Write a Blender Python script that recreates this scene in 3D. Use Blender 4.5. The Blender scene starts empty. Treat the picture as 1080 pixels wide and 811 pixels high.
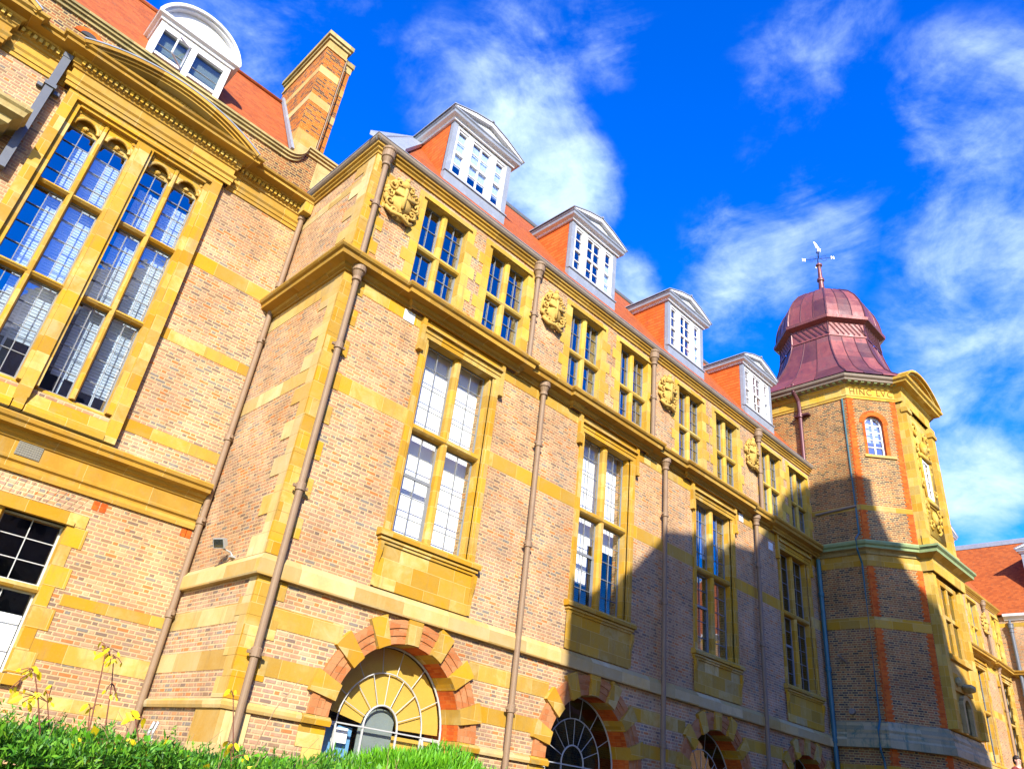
import bpy, bmesh, math, random
import numpy as np
from mathutils import Vector, Matrix
random.seed(7)
rng = np.random.default_rng(11)
PI = math.pi
scene = bpy.context.scene
COL = scene.collection

# ------------------------------------------------------------------ scene set-up
world = bpy.data.worlds.new("World"); scene.world = world; world.use_nodes = True
scene.view_settings.view_transform = 'Standard'
scene.view_settings.look = 'None'
scene.view_settings.gamma = 1
scene.view_settings.exposure = 1.27
scene.view_settings.use_curve_mapping = False
SUN_AZ = 37.0   # degrees left of the facade's normal
SUN_EL = 28.0
a_, e_ = math.radians(SUN_AZ), math.radians(SUN_EL)
travel = Vector((math.sin(a_)*math.cos(e_), math.cos(a_)*math.cos(e_), -math.sin(e_)))
sun_d = bpy.data.lights.new("sun", 'SUN'); sun_d.energy = 5.0; sun_d.angle = math.radians(0.5)
sun_d.color = (1.0, 0.92, 0.78)
sun = bpy.data.objects.new("sun", sun_d); COL.objects.link(sun)
sun.rotation_euler = travel.to_track_quat('-Z', 'Y').to_euler(); sun.location = (-20, -30, 40)

CAM = Vector((0, 0, 1.6))
cr = Vector((0.6981, -0.7072, 0.1115)); cu = Vector((-0.4197, -0.2781, 0.8640)); cf = Vector((0.5800, 0.6500, 0.4910))
def pixdir(x, y):
    return (cf + cr*((x-540)/779.0) - cu*((y-405.5)/779.0)).normalized()
cam_d = bpy.data.cameras.new("camera"); cam = bpy.data.objects.new("camera", cam_d); COL.objects.link(cam)
cam_d.sensor_width = 36; cam_d.lens = 36*779/1080.0; cam_d.clip_end = 2000; cam_d.clip_start = 0.05
m3 = Matrix((cr, cu, -cf)).transposed()
cam.matrix_world = Matrix.Translation(CAM) @ m3.to_4x4()
scene.camera = cam

# ------------------------------------------------------------------ node helpers
class NT:
    def __init__(s, tree): s.t = tree; s.n = tree.nodes; s.l = tree.links
    def new(s, typ, **kw):
        n = s.n.new(typ)
        for k, v in kw.items(): setattr(n, k, v)
        return n
    def link(s, a, b): s.l.new(a, b)
    def put(s, sock, v):
        if isinstance(v, bpy.types.NodeSocket): s.l.new(v, sock)
        elif v is not None: sock.default_value = v
    def math(s, op, a, b=None, c=None, clamp=False):
        n = s.new('ShaderNodeMath', operation=op); n.use_clamp = clamp
        s.put(n.inputs[0], a)
        if b is not None: s.put(n.inputs[1], b)
        if c is not None: s.put(n.inputs[2], c)
        return n.outputs[0]
    def mix(s, f, a, b, blend='MIX'):
        n = s.new('ShaderNodeMix', data_type='RGBA', blend_type=blend)
        s.put(n.inputs[0], f)
        def col(v): return v if isinstance(v, bpy.types.NodeSocket) else (*v, 1)
        s.put(n.inputs[6], col(a)); s.put(n.inputs[7], col(b))
        return n.outputs[2]
    def noise(s, vec, scale, detail=3, rough=0.55, dist=0.0, out=0):
        n = s.new('ShaderNodeTexNoise'); s.put(n.inputs['Vector'], vec)
        n.inputs['Scale'].default_value = scale; n.inputs['Detail'].default_value = detail
        n.inputs['Roughness'].default_value = rough; n.inputs['Distortion'].default_value = dist
        return n.outputs[out]
    def ramp(s, fac, stops, interp='LINEAR'):
        n = s.new('ShaderNodeValToRGB'); s.put(n.inputs[0], fac); r = n.color_ramp; r.interpolation = interp
        while len(r.elements) < len(stops): r.elements.new(0.5)
        for e, (p, c) in zip(r.elements, stops): e.position = p; e.color = (*c, 1)
        return n.outputs[0]
    def smooth(s, v, lo, hi, a=0.0, b=1.0):
        n = s.new('ShaderNodeMapRange', interpolation_type='SMOOTHSTEP')
        s.put(n.inputs[0], v); n.inputs[1].default_value = lo; n.inputs[2].default_value = hi
        n.inputs[3].default_value = a; n.inputs[4].default_value = b
        return n.outputs[0]

MATS = {}
def newmat(name):
    m = bpy.data.materials.new(name); m.use_nodes = True
    nt = NT(m.node_tree); b = m.node_tree.nodes['Principled BSDF']; MATS[name] = m
    return m, nt, b

def uvs(nt):
    n = nt.new('ShaderNodeUVMap'); sp = nt.new('ShaderNodeSeparateXYZ'); nt.link(n.outputs[0], sp.inputs[0])
    return n.outputs[0], sp.outputs[0], sp.outputs[1]
def objco(nt):
    g = nt.new('ShaderNodeNewGeometry')
    return g.outputs['Position']

def cells(nt, u, v, period, h, flemish, mortar, half=0.5):
    """returns (hash value, joint mask 1 on joint, second hash)"""
    row = nt.math('FLOOR', nt.math('DIVIDE', v, h))
    fv = nt.math('FRACT', nt.math('DIVIDE', v, h))
    uu = nt.math('ADD', nt.math('DIVIDE', u, period), nt.math('MULTIPLY', row, half))
    cell = nt.math('FLOOR', uu); fu = nt.math('FRACT', uu)
    if flemish:
        isH = nt.math('GREATER_THAN', fu, 0.6667)
        loc = nt.math('MULTIPLY', nt.math('SUBTRACT', fu, nt.math('MULTIPLY', isH, 0.6667)), period)
        wid = nt.math('MULTIPLY', nt.math('SUBTRACT', 0.6667, nt.math('MULTIPLY', isH, 0.3334)), period)
        idu = nt.math('ADD', nt.math('MULTIPLY', cell, 2.0), isH)
        du = nt.math('MINIMUM', loc, nt.math('SUBTRACT', wid, loc))
    else:
        idu = cell
        du = nt.math('MULTIPLY', nt.math('MINIMUM', fu, nt.math('SUBTRACT', 1.0, fu)), period)
    dv = nt.math('MULTIPLY', nt.math('MINIMUM', fv, nt.math('SUBTRACT', 1.0, fv)), h)
    d = nt.math('MINIMUM', du, dv)
    mask = nt.smooth(d, mortar*0.30, mortar*0.70, 1.0, 0.0)
    c = nt.new('ShaderNodeCombineXYZ'); nt.link(idu, c.inputs[0]); nt.link(row, c.inputs[1])
    oi = nt.new('ShaderNodeObjectInfo'); nt.link(nt.math('MULTIPLY', oi.outputs['Random'], 37.0), c.inputs[2])
    w = nt.new('ShaderNodeTexWhiteNoise', noise_dimensions='3D'); nt.link(c.outputs[0], w.inputs['Vector'])
    s2 = nt.new('ShaderNodeSeparateColor'); nt.link(w.outputs['Color'], s2.inputs[0])
    return w.outputs['Value'], mask, s2.outputs[1]

def bump(nt, bsdf, height, strength, dist):
    b = nt.new('ShaderNodeBump'); b.inputs['Strength'].default_value = strength; b.inputs['Distance'].default_value = dist
    nt.put(b.inputs['Height'], height); nt.link(b.outputs[0], bsdf.inputs['Normal'])

def brick_mat(name, stops, mortar_col, mortar=0.013, blotch=(0.75, 1.12), h=0.075, flemish=True, period=0.3375, rough=0.9):
    m, nt, b = newmat(name)
    _, u, v = uvs(nt)
    hv, mask, h2 = cells(nt, u, v, period, h, flemish, mortar)
    pos = objco(nt)
    # coursing wobble of colour groups: bricks laid in batches
    big = nt.noise(pos, 0.55, 4, 0.6)
    hv2 = nt.math('ADD', hv, nt.math('MULTIPLY', nt.math('SUBTRACT', big, 0.5), 0.35), clamp=True)
    col = nt.ramp(hv2, stops, 'CONSTANT')
    fine = nt.noise(pos, 38, 3, 0.7)
    col = nt.mix(nt.math('MULTIPLY', fine, 0.55), col, nt.mix(1.0, col, (0.62, 0.60, 0.62), 'MULTIPLY'))
    mc = nt.mix(nt.noise(pos, 3.0, 3), tuple(c*0.82 for c in mortar_col), mortar_col)
    col = nt.mix(mask, col, mc)
    tone = nt.smooth(nt.noise(pos, 0.33, 4, 0.6, 0.5), 0.36, 0.64)
    col = nt.mix(1.0, col, nt.mix(tone, (1.0, 0.95, 0.78), (0.97, 1.0, 0.95)), 'MULTIPLY')
    eff = nt.smooth(nt.noise(pos, 1.15, 6, 0.72, 1.2), 0.56, 0.74, 0.0, 0.38)
    col = nt.mix(eff, col, tuple(c*1.05 for c in mortar_col))
    mp = nt.new('ShaderNodeMapping'); nt.link(pos, mp.inputs[0]); mp.inputs['Scale'].default_value = (3.5, 3.5, 0.45)
    drip = nt.smooth(nt.noise(mp.outputs[0], 1.0, 5, 0.7), 0.54, 0.76, 0.0, 0.42)
    col = nt.mix(drip, col, nt.mix(1.0, col, (0.52, 0.47, 0.42), 'MULTIPLY'))
    stain = nt.noise(pos, 0.9, 5, 0.65, 0.6)
    k = nt.smooth(stain, 0.32, 0.72, blotch[0], blotch[1])
    mm = nt.new('ShaderNodeVectorMath', operation='SCALE'); nt.link(col, mm.inputs[0]); nt.link(k, mm.inputs['Scale'])
    nt.link(mm.outputs[0], b.inputs['Base Color'])
    b.inputs['Roughness'].default_value = rough
    b.inputs['Specular IOR Level'].default_value = 0.2
    hh = nt.math('ADD', nt.math('MULTIPLY', mask, -1.0), nt.math('MULTIPLY', fine, 0.5))
    bump(nt, b, hh, 0.55, 0.012)
    return m

brick_mat('pink_brick', [(0.0,(0.36,0.205,0.13)),(0.15,(0.43,0.225,0.13)),(0.30,(0.33,0.21,0.155)),(0.42,(0.46,0.22,0.105)),(0.52,(0.39,0.225,0.15)),(0.64,(0.46,0.285,0.175)),(0.74,(0.21,0.14,0.11)),(0.82,(0.47,0.165,0.055)),(0.88,(0.28,0.17,0.11)),(0.95,(0.22,0.185,0.165))],
          (0.50,0.35,0.205), mortar=0.021, h=0.066, period=0.292)
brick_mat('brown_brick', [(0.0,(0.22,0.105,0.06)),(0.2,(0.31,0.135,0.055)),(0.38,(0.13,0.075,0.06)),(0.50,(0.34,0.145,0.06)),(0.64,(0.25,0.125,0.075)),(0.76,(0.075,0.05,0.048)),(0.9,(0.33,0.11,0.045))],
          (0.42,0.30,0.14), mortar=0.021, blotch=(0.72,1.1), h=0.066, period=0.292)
brick_mat('orange_brick', [(0.0,(0.50,0.088,0.010)),(0.3,(0.56,0.11,0.012)),(0.6,(0.44,0.07,0.008)),(0.85,(0.54,0.125,0.018))],
          (0.42,0.12,0.03), mortar=0.006, blotch=(0.85,1.08), h=0.066, period=0.292)
brick_mat('arch_brick', [(0.0,(0.40,0.155,0.06)),(0.4,(0.43,0.185,0.08)),(0.8,(0.38,0.13,0.045))], (0.36,0.19,0.09), mortar=0.006, blotch=(0.9,1.05), flemish=False, period=0.21, h=0.105)
brick_mat('chimney_brick', [(0.0,(0.42,0.125,0.014)),(0.34,(0.46,0.15,0.02)),(0.55,(0.10,0.05,0.04)),(0.70,(0.40,0.095,0.018)),(0.86,(0.16,0.065,0.045))],
          (0.40,0.23,0.08), mortar=0.011, blotch=(0.8,1.1), h=0.066, period=0.292)

def stone_mat(name, stops, bw=0.62, bh=0.31, joint=0.008, stain_col=(0.30,0.22,0.09), stain=0.35, grime=None, rough=0.85, jointcol=0.86):
    m, nt, b = newmat(name)
    _, u, v = uvs(nt)
    hv, mask, h2 = cells(nt, u, v, bw, bh, False, joint)
    pos = objco(nt)
    big = nt.noise(pos, 0.8, 5, 0.62, 0.4); mid = nt.noise(pos, 3.2, 5, 0.65, 0.8)
    f = nt.math('ADD', nt.math('MULTIPLY', hv, 0.60), nt.math('MULTIPLY', nt.smooth(big, 0.3, 0.7), 0.22))
    f = nt.math('ADD', f, nt.math('MULTIPLY', nt.math('SUBTRACT', mid, 0.42), 0.75), clamp=True)
    col = nt.ramp(f, stops)
    br = nt.smooth(h2, 0.0, 1.0, 0.80, 1.10)
    sc_ = nt.new('ShaderNodeVectorMath', operation='SCALE'); nt.link(col, sc_.inputs[0]); nt.link(br, sc_.inputs['Scale']); col = sc_.outputs[0]
    fine = nt.noise(pos, 26, 4, 0.7)
    col = nt.mix(nt.math('MULTIPLY', fine, 0.45), col, nt.mix(1.0, col, (0.70, 0.62, 0.50), 'MULTIPLY'))
    st = nt.smooth(nt.noise(pos, 2.1, 6, 0.7, 0.8), 0.50, 0.74, 0.0, stain)
    col = nt.mix(st, col, stain_col)
    pits = nt.smooth(nt.noise(pos, 60, 2, 0.5), 0.66, 0.74, 0.0, 0.5)
    col = nt.mix(pits, col, stain_col)
    col = nt.mix(nt.math('MULTIPLY', mask, 0.55), col, (0.50, 0.38, 0.17))
    gs, gc = grime if grime else (0.5, (0.22, 0.14, 0.045))
    # long vertical run-off streaks
    mp = nt.new('ShaderNodeMapping'); nt.link(pos, mp.inputs[0]); mp.inputs['Scale'].default_value = (6.0, 6.0, 0.6)
    g = nt.smooth(nt.noise(mp.outputs[0], 1.0, 5, 0.7), 0.52, 0.72, 0.0, gs)
    col = nt.mix(g, col, gc)
    nt.link(col, b.inputs['Base Color']); b.inputs['Roughness'].default_value = rough
    b.inputs['Specular IOR Level'].default_value = 0.25
    bump(nt, b, nt.math('ADD', nt.math('MULTIPLY', mask, -0.8), nt.math('MULTIPLY', fine, 0.6)), 0.35, 0.01)
    return m
OCH = [(0.0,(0.43,0.215,0.004)),(0.20,(0.43,0.225,0.008)),(0.40,(0.39,0.225,0.022)),(0.62,(0.39,0.24,0.042)),(0.76,(0.43,0.30,0.09)),(0.95,(0.46,0.36,0.16))]
PALE = [(0.0,(0.42,0.24,0.04)),(0.35,(0.44,0.30,0.10)),(0.8,(0.47,0.365,0.18)),(1.0,(0.50,0.42,0.26))]
stone_mat('ochre_stone', OCH)
stone_mat('band_stone', OCH, bw=0.7, bh=0.62)
stone_mat('pale_stone', PALE, bw=0.9, bh=0.62)
stone_mat('cornice_stone', [(0.0,(0.29,0.15,0.012)),(0.5,(0.37,0.215,0.028)),(1.0,(0.43,0.29,0.07))], bw=1.1, bh=3.0, stain_col=(0.22,0.16,0.07), stain=0.5, grime=(0.45,(0.24,0.18,0.08)))
stone_mat('string_stone', PALE, bw=1.0, bh=3.0, stain_col=(0.30,0.24,0.12), stain=0.55, grime=(0.4,(0.40,0.30,0.13)))
stone_mat('yellow_stone', [(0.0,(0.43,0.235,0.010)),(0.5,(0.45,0.295,0.045)),(1.0,(0.47,0.365,0.12))], bw=0.6, bh=0.3)
stone_mat('green_stained_stone', [(0.0,(0.20,0.19,0.10)),(0.5,(0.34,0.29,0.16)),(1.0,(0.44,0.38,0.23))], bw=1.0, bh=2.0, stain_col=(0.02,0.11,0.085), stain=0.95, grime=(0.85,(0.025,0.10,0.085)))
stone_mat('mossy_stone', [(0.0,(0.20,0.16,0.07)),(0.5,(0.34,0.27,0.11)),(1.0,(0.46,0.38,0.18))], bw=0.9, bh=2.0, stain_col=(0.10,0.11,0.05), stain=0.6)
stone_mat('caster_stone', [(0.0,(0.24,0.23,0.21)),(1.0,(0.36,0.35,0.33))])

def tile_mat(name, cols, tw=0.17, th=0.105, course=0.45):
    m, nt, b = newmat(name)
    _, u, v = uvs(nt)
    hv, mask, h2 = cells(nt, u, v, tw, th, False, 0.012)
    pos = objco(nt)
    col = nt.ramp(nt.math('ADD', nt.math('MULTIPLY', hv, 0.6), nt.math('MULTIPLY', nt.noise(pos, 1.3, 5, 0.65), 0.45)), cols)
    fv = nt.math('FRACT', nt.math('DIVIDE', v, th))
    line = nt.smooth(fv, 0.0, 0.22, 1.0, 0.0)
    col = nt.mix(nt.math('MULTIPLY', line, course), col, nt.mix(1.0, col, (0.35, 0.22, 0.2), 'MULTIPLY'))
    col = nt.mix(nt.smooth(nt.noise(pos, 5, 5, 0.7), 0.54, 0.74, 0, 0.5), col, (0.10, 0.06, 0.035))
    col = nt.mix(nt.smooth(nt.noise(pos, 14, 4, 0.7), 0.62, 0.72, 0, 0.5), col, (0.24, 0.17, 0.07))
    nt.link(col, b.inputs['Base Color']); b.inputs['Roughness'].default_value = 0.8
    b.inputs['Specular IOR Level'].default_value = 0.25
    bump(nt, b, nt.math('ADD', nt.math('MULTIPLY', fv, -1.0), nt.math('MULTIPLY', hv, 0.35)), 0.7, 0.02)
    return m
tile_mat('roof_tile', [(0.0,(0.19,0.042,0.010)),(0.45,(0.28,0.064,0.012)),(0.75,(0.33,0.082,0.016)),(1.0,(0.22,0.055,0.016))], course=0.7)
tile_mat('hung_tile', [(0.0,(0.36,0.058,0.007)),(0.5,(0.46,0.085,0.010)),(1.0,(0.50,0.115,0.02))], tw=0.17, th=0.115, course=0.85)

def plain(name, col, rough=0.6, metal=0.0, var=0.12, scale=6.0, spec=0.4, dirt=None, bmp=0.0):
    m, nt, b = newmat(name)
    pos = objco(nt)
    f = nt.noise(pos, scale, 5, 0.65)
    c = nt.mix(f, tuple(x*(1-var*1.6) for x in col), tuple(min(1, x*(1+var)) for x in col))
    if dirt:
        c = nt.mix(nt.smooth(nt.noise(pos, 3.3, 6, 0.7, 0.7), 0.50, 0.75, 0, dirt[0]), c, dirt[1])
    nt.link(c, b.inputs['Base Color']); b.inputs['Roughness'].default_value = rough; b.inputs['Metallic'].default_value = metal
    b.inputs['Specular IOR Level'].default_value = spec
    if bmp: bump(nt, b, nt.noise(pos, scale*6, 3), bmp, 0.01)
    return m
plain('lead', (0.20,0.225,0.27), 0.5, 0.0, 0.18, 4, 0.5, (0.5,(0.34,0.36,0.40)), 0.1)
plain('dark_lead', (0.10,0.105,0.11), 0.5, 0.0, 0.15, 4)
plain('lead_pipe_grey', (0.09,0.10,0.12), 0.5, 0.1, 0.15, 5)
plain('white_paint', (0.58,0.585,0.60), 0.5, 0, 0.10, 3, 0.4, (0.4,(0.36,0.35,0.32)))
plain('pipe_brown', (0.185,0.12,0.068), 0.65, 0, 0.10, 5, 0.45, (0.5,(0.12,0.065,0.035)))
plain('pipe_tan', (0.22,0.14,0.08), 0.5, 0, 0.08, 5, 0.4)
plain('pipe_teal', (0.02,0.10,0.13), 0.45, 0, 0.15, 5)
plain('verdigris', (0.20,0.27,0.12), 0.7, 0, 0.25, 5, 0.3, (0.6,(0.26,0.24,0.07)))
plain('gutter_dark', (0.20,0.16,0.12), 0.6, 0, 0.2, 4, 0.3)
plain('glazing_lead', (0.16,0.17,0.18), 0.5, 0, 0.1, 9)
plain('glazing_white', (0.36,0.37,0.36), 0.5, 0, 0.1, 9)
plain('blind_white', (0.86,0.86,0.85), 0.8, 0, 0.03, 3)
plain('dark_interior', (0.035,0.035,0.04), 0.9, 0, 0.2, 2)
plain('grey_panel', (0.22,0.25,0.23), 0.6, 0, 0.2, 2)
plain('pale_reflection_panel', (0.16,0.36,0.62), 0.5, 0, 0.2, 2)
plain('blue_panel', (0.02,0.24,0.42), 0.5, 0, 0.2, 2)
plain('yellow_panel', (0.60,0.37,0.06), 0.7, 0, 0.12, 1.5)
plain('gilt', (0.85,0.75,0.45), 0.35, 0.3, 0.05, 6)
plain('vane_blue', (0.03,0.06,0.20), 0.4, 0.2, 0.1, 6)
plain('vent_grey', (0.16,0.15,0.12), 0.7, 0, 0.2, 30)
plain('lamp_grey', (0.30,0.31,0.30), 0.5, 0.2, 0.1, 9)
plain('carved_stone', (0.45,0.29,0.07), 0.85, 0, 0.25, 9, 0.2, (0.8,(0.17,0.105,0.025)), 0.35)
plain('inscription_stone', (0.15,0.085,0.015), 0.9, 0, 0.2, 9, 0.2)
plain('skin', (0.62,0.34,0.25), 0.55, 0, 0.05, 9)
plain('hair_dark', (0.025,0.014,0.010), 0.6, 0, 0.3, 60)
plain('shirt_maroon', (0.16,0.02,0.02), 0.85, 0, 0.15, 12)
plain('trousers_grey', (0.06,0.065,0.08), 0.9, 0, 0.15, 12)
plain('stem_red', (0.14,0.045,0.025), 0.7, 0, 0.2, 14)
plain('dry_twig', (0.25,0.16,0.08), 0.8, 0, 0.2, 14)
plain('bark', (0.10,0.07,0.05), 0.9, 0, 0.3, 10)

def marble_patch():
    m, nt, b = newmat('grey_plaque'); pos = objco(nt)
    nt.link(nt.ramp(nt.noise(pos, 18, 6, 0.8, 1.0), [(0.3,(0.30,0.30,0.30)),(0.55,(0.62,0.60,0.56)),(0.8,(0.75,0.72,0.66))]), b.inputs['Base Color'])
    b.inputs['Roughness'].default_value = 0.8
marble_patch()

def copper_mat():
    m, nt, b = newmat('copper_sheet')
    _, u, v = uvs(nt)
    c = nt.new('ShaderNodeCombineXYZ'); nt.link(nt.math('FLOOR', u), c.inputs[0]); nt.link(nt.math('FLOOR', nt.math('MULTIPLY', v, 1.1)), c.inputs[1])
    w = nt.new('ShaderNodeTexWhiteNoise', noise_dimensions='3D'); nt.link(c.outputs[0], w.inputs['Vector'])
    pos = objco(nt)
    n = nt.noise(pos, 1.6, 5, 0.65, 0.5)
    f = nt.math('ADD', nt.math('MULTIPLY', w.outputs['Value'], 0.6), nt.math('MULTIPLY', n, 0.4))
    col = nt.ramp(f, [(0.12,(0.055,0.022,0.028)),(0.42,(0.13,0.036,0.038)),(0.68,(0.22,0.060,0.055)),(0.95,(0.10,0.055,0.058))])
    nt.link(col, b.inputs['Base Color']); b.inputs['Roughness'].default_value = 0.42; b.inputs['Metallic'].default_value = 0.25
    mp = nt.new('ShaderNodeMapping'); nt.link(pos, mp.inputs[0]); mp.inputs['Scale'].default_value = (5, 5, 0.7)
    b.inputs['Base Color'].links and nt.link(nt.mix(nt.smooth(nt.noise(mp.outputs[0], 1.0, 5, 0.7), 0.5, 0.72, 0, 0.5), col, (0.05,0.035,0.04)), b.inputs['Base Color'])
    nt.link(nt.smooth(n, 0.3, 0.7, 0.38, 0.62), b.inputs['Roughness'])
    bump(nt, b, nt.noise(pos, 2.2, 5), 0.35, 0.06)
copper_mat()
plain('copper_seam', (0.09,0.032,0.036), 0.4, 0.3, 0.15, 6)

def glass_mat(name, tint, refl=0.45, rough=0.015, wav=0.02):
    m = bpy.data.materials.new(name); m.use_nodes = True; MATS[name] = m
    nt = NT(m.node_tree); nt.n.clear()
    o = nt.new('ShaderNodeOutputMaterial')
    tr = nt.new('ShaderNodeBsdfTransparent'); tr.inputs[0].default_value = (*tint, 1)
    gl = nt.new('ShaderNodeBsdfGlossy'); gl.inputs['Color'].default_value = (0.95, 0.97, 1, 1); gl.inputs['Roughness'].default_value = rough
    pos = objco(nt)
    # old panes: each one set at a slightly different tilt, with ripples
    b = nt.new('ShaderNodeBump'); b.inputs['Strength'].default_value = 0.6; b.inputs['Distance'].default_value = wav
    nt.link(nt.noise(pos, 2.6, 2, 0.5), b.inputs['Height']); nt.link(b.outputs[0], gl.inputs['Normal'])
    fr = nt.new('ShaderNodeFresnel'); fr.inputs[0].default_value = 1.5
    geo = nt.new('ShaderNodeNewGeometry')
    f = nt.math('MULTIPLY', nt.math('ADD', nt.math('MULTIPLY', fr.outputs[0], 1.2), refl*0.25, clamp=True), nt.math('SUBTRACT', 1.0, geo.outputs['Backfacing']))
    mx = nt.new('ShaderNodeMixShader'); nt.link(f, mx.inputs[0]); nt.link(tr.outputs[0], mx.inputs[1]); nt.link(gl.outputs[0], mx.inputs[2])
    nt.link(mx.outputs[0], o.inputs[0])
    return m
glass_mat('clear_glass', (0.93,0.95,0.96), 0.12, wav=0.008)
glass_mat('blue_glass', (0.82,0.88,0.94), 0.9, wav=0.006)
glass_mat('dark_glass', (0.55,0.6,0.6), 0.2, wav=0.008)

def leaf_mat(name, cols, trans=0.35):
    m, nt, b = newmat(name)
    g = nt.new('ShaderNodeNewGeometry')
    col = nt.ramp(nt.math('ADD', nt.math('MULTIPLY', g.outputs['Random Per Island'], 0.6), nt.math('MULTIPLY', nt.noise(g.outputs['Position'], 1.8, 3), 0.4)), cols)
    nt.link(col, b.inputs['Base Color']); b.inputs['Roughness'].default_value = 0.55
    tl = nt.new('ShaderNodeBsdfTranslucent'); nt.link(col, tl.inputs[0])
    mx = nt.new('ShaderNodeMixShader'); mx.inputs[0].default_value = trans
    out = [n for n in nt.n if n.type == 'OUTPUT_MATERIAL'][0]
    nt.link(b.outputs[0], mx.inputs[1]); nt.link(tl.outputs[0], mx.inputs[2]); nt.link(mx.outputs[0], out.inputs[0])
leaf_mat('hedge_leaf', [(0.15,(0.010,0.055,0.005)),(0.42,(0.05,0.20,0.010)),(0.75,(0.14,0.34,0.015)),(1.0,(0.33,0.30,0.03))])
leaf_mat('bright_leaf', [(0.15,(0.05,0.20,0.004)),(0.5,(0.11,0.36,0.007)),(0.9,(0.20,0.46,0.012))])
leaf_mat('yellow_leaf', [(0.2,(0.72,0.58,0.015)),(0.5,(0.84,0.66,0.012)),(0.85,(0.86,0.70,0.03)),(1.0,(0.50,0.52,0.03))], 0.5)
leaf_mat('tree_leaf', [(0.15,(0.02,0.05,0.012)),(0.6,(0.05,0.11,0.02)),(1.0,(0.10,0.13,0.03))])

def ground_mat():
    m, nt, b = newmat('lawn'); pos = objco(nt)
    nt.link(nt.ramp(nt.noise(pos, 1.2, 8, 0.7), [(0.3,(0.03,0.07,0.015)),(0.55,(0.06,0.11,0.02)),(0.75,(0.12,0.11,0.05))]), b.inputs['Base Color'])
    b.inputs['Roughness'].default_value = 0.95; bump(nt, b, nt.noise(pos, 30, 4), 0.5, 0.03)
ground_mat()
plain('gravel', (0.30,0.215,0.125), 0.95, 0, 0.25, 25, 0.2, None, 0.4)

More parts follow.
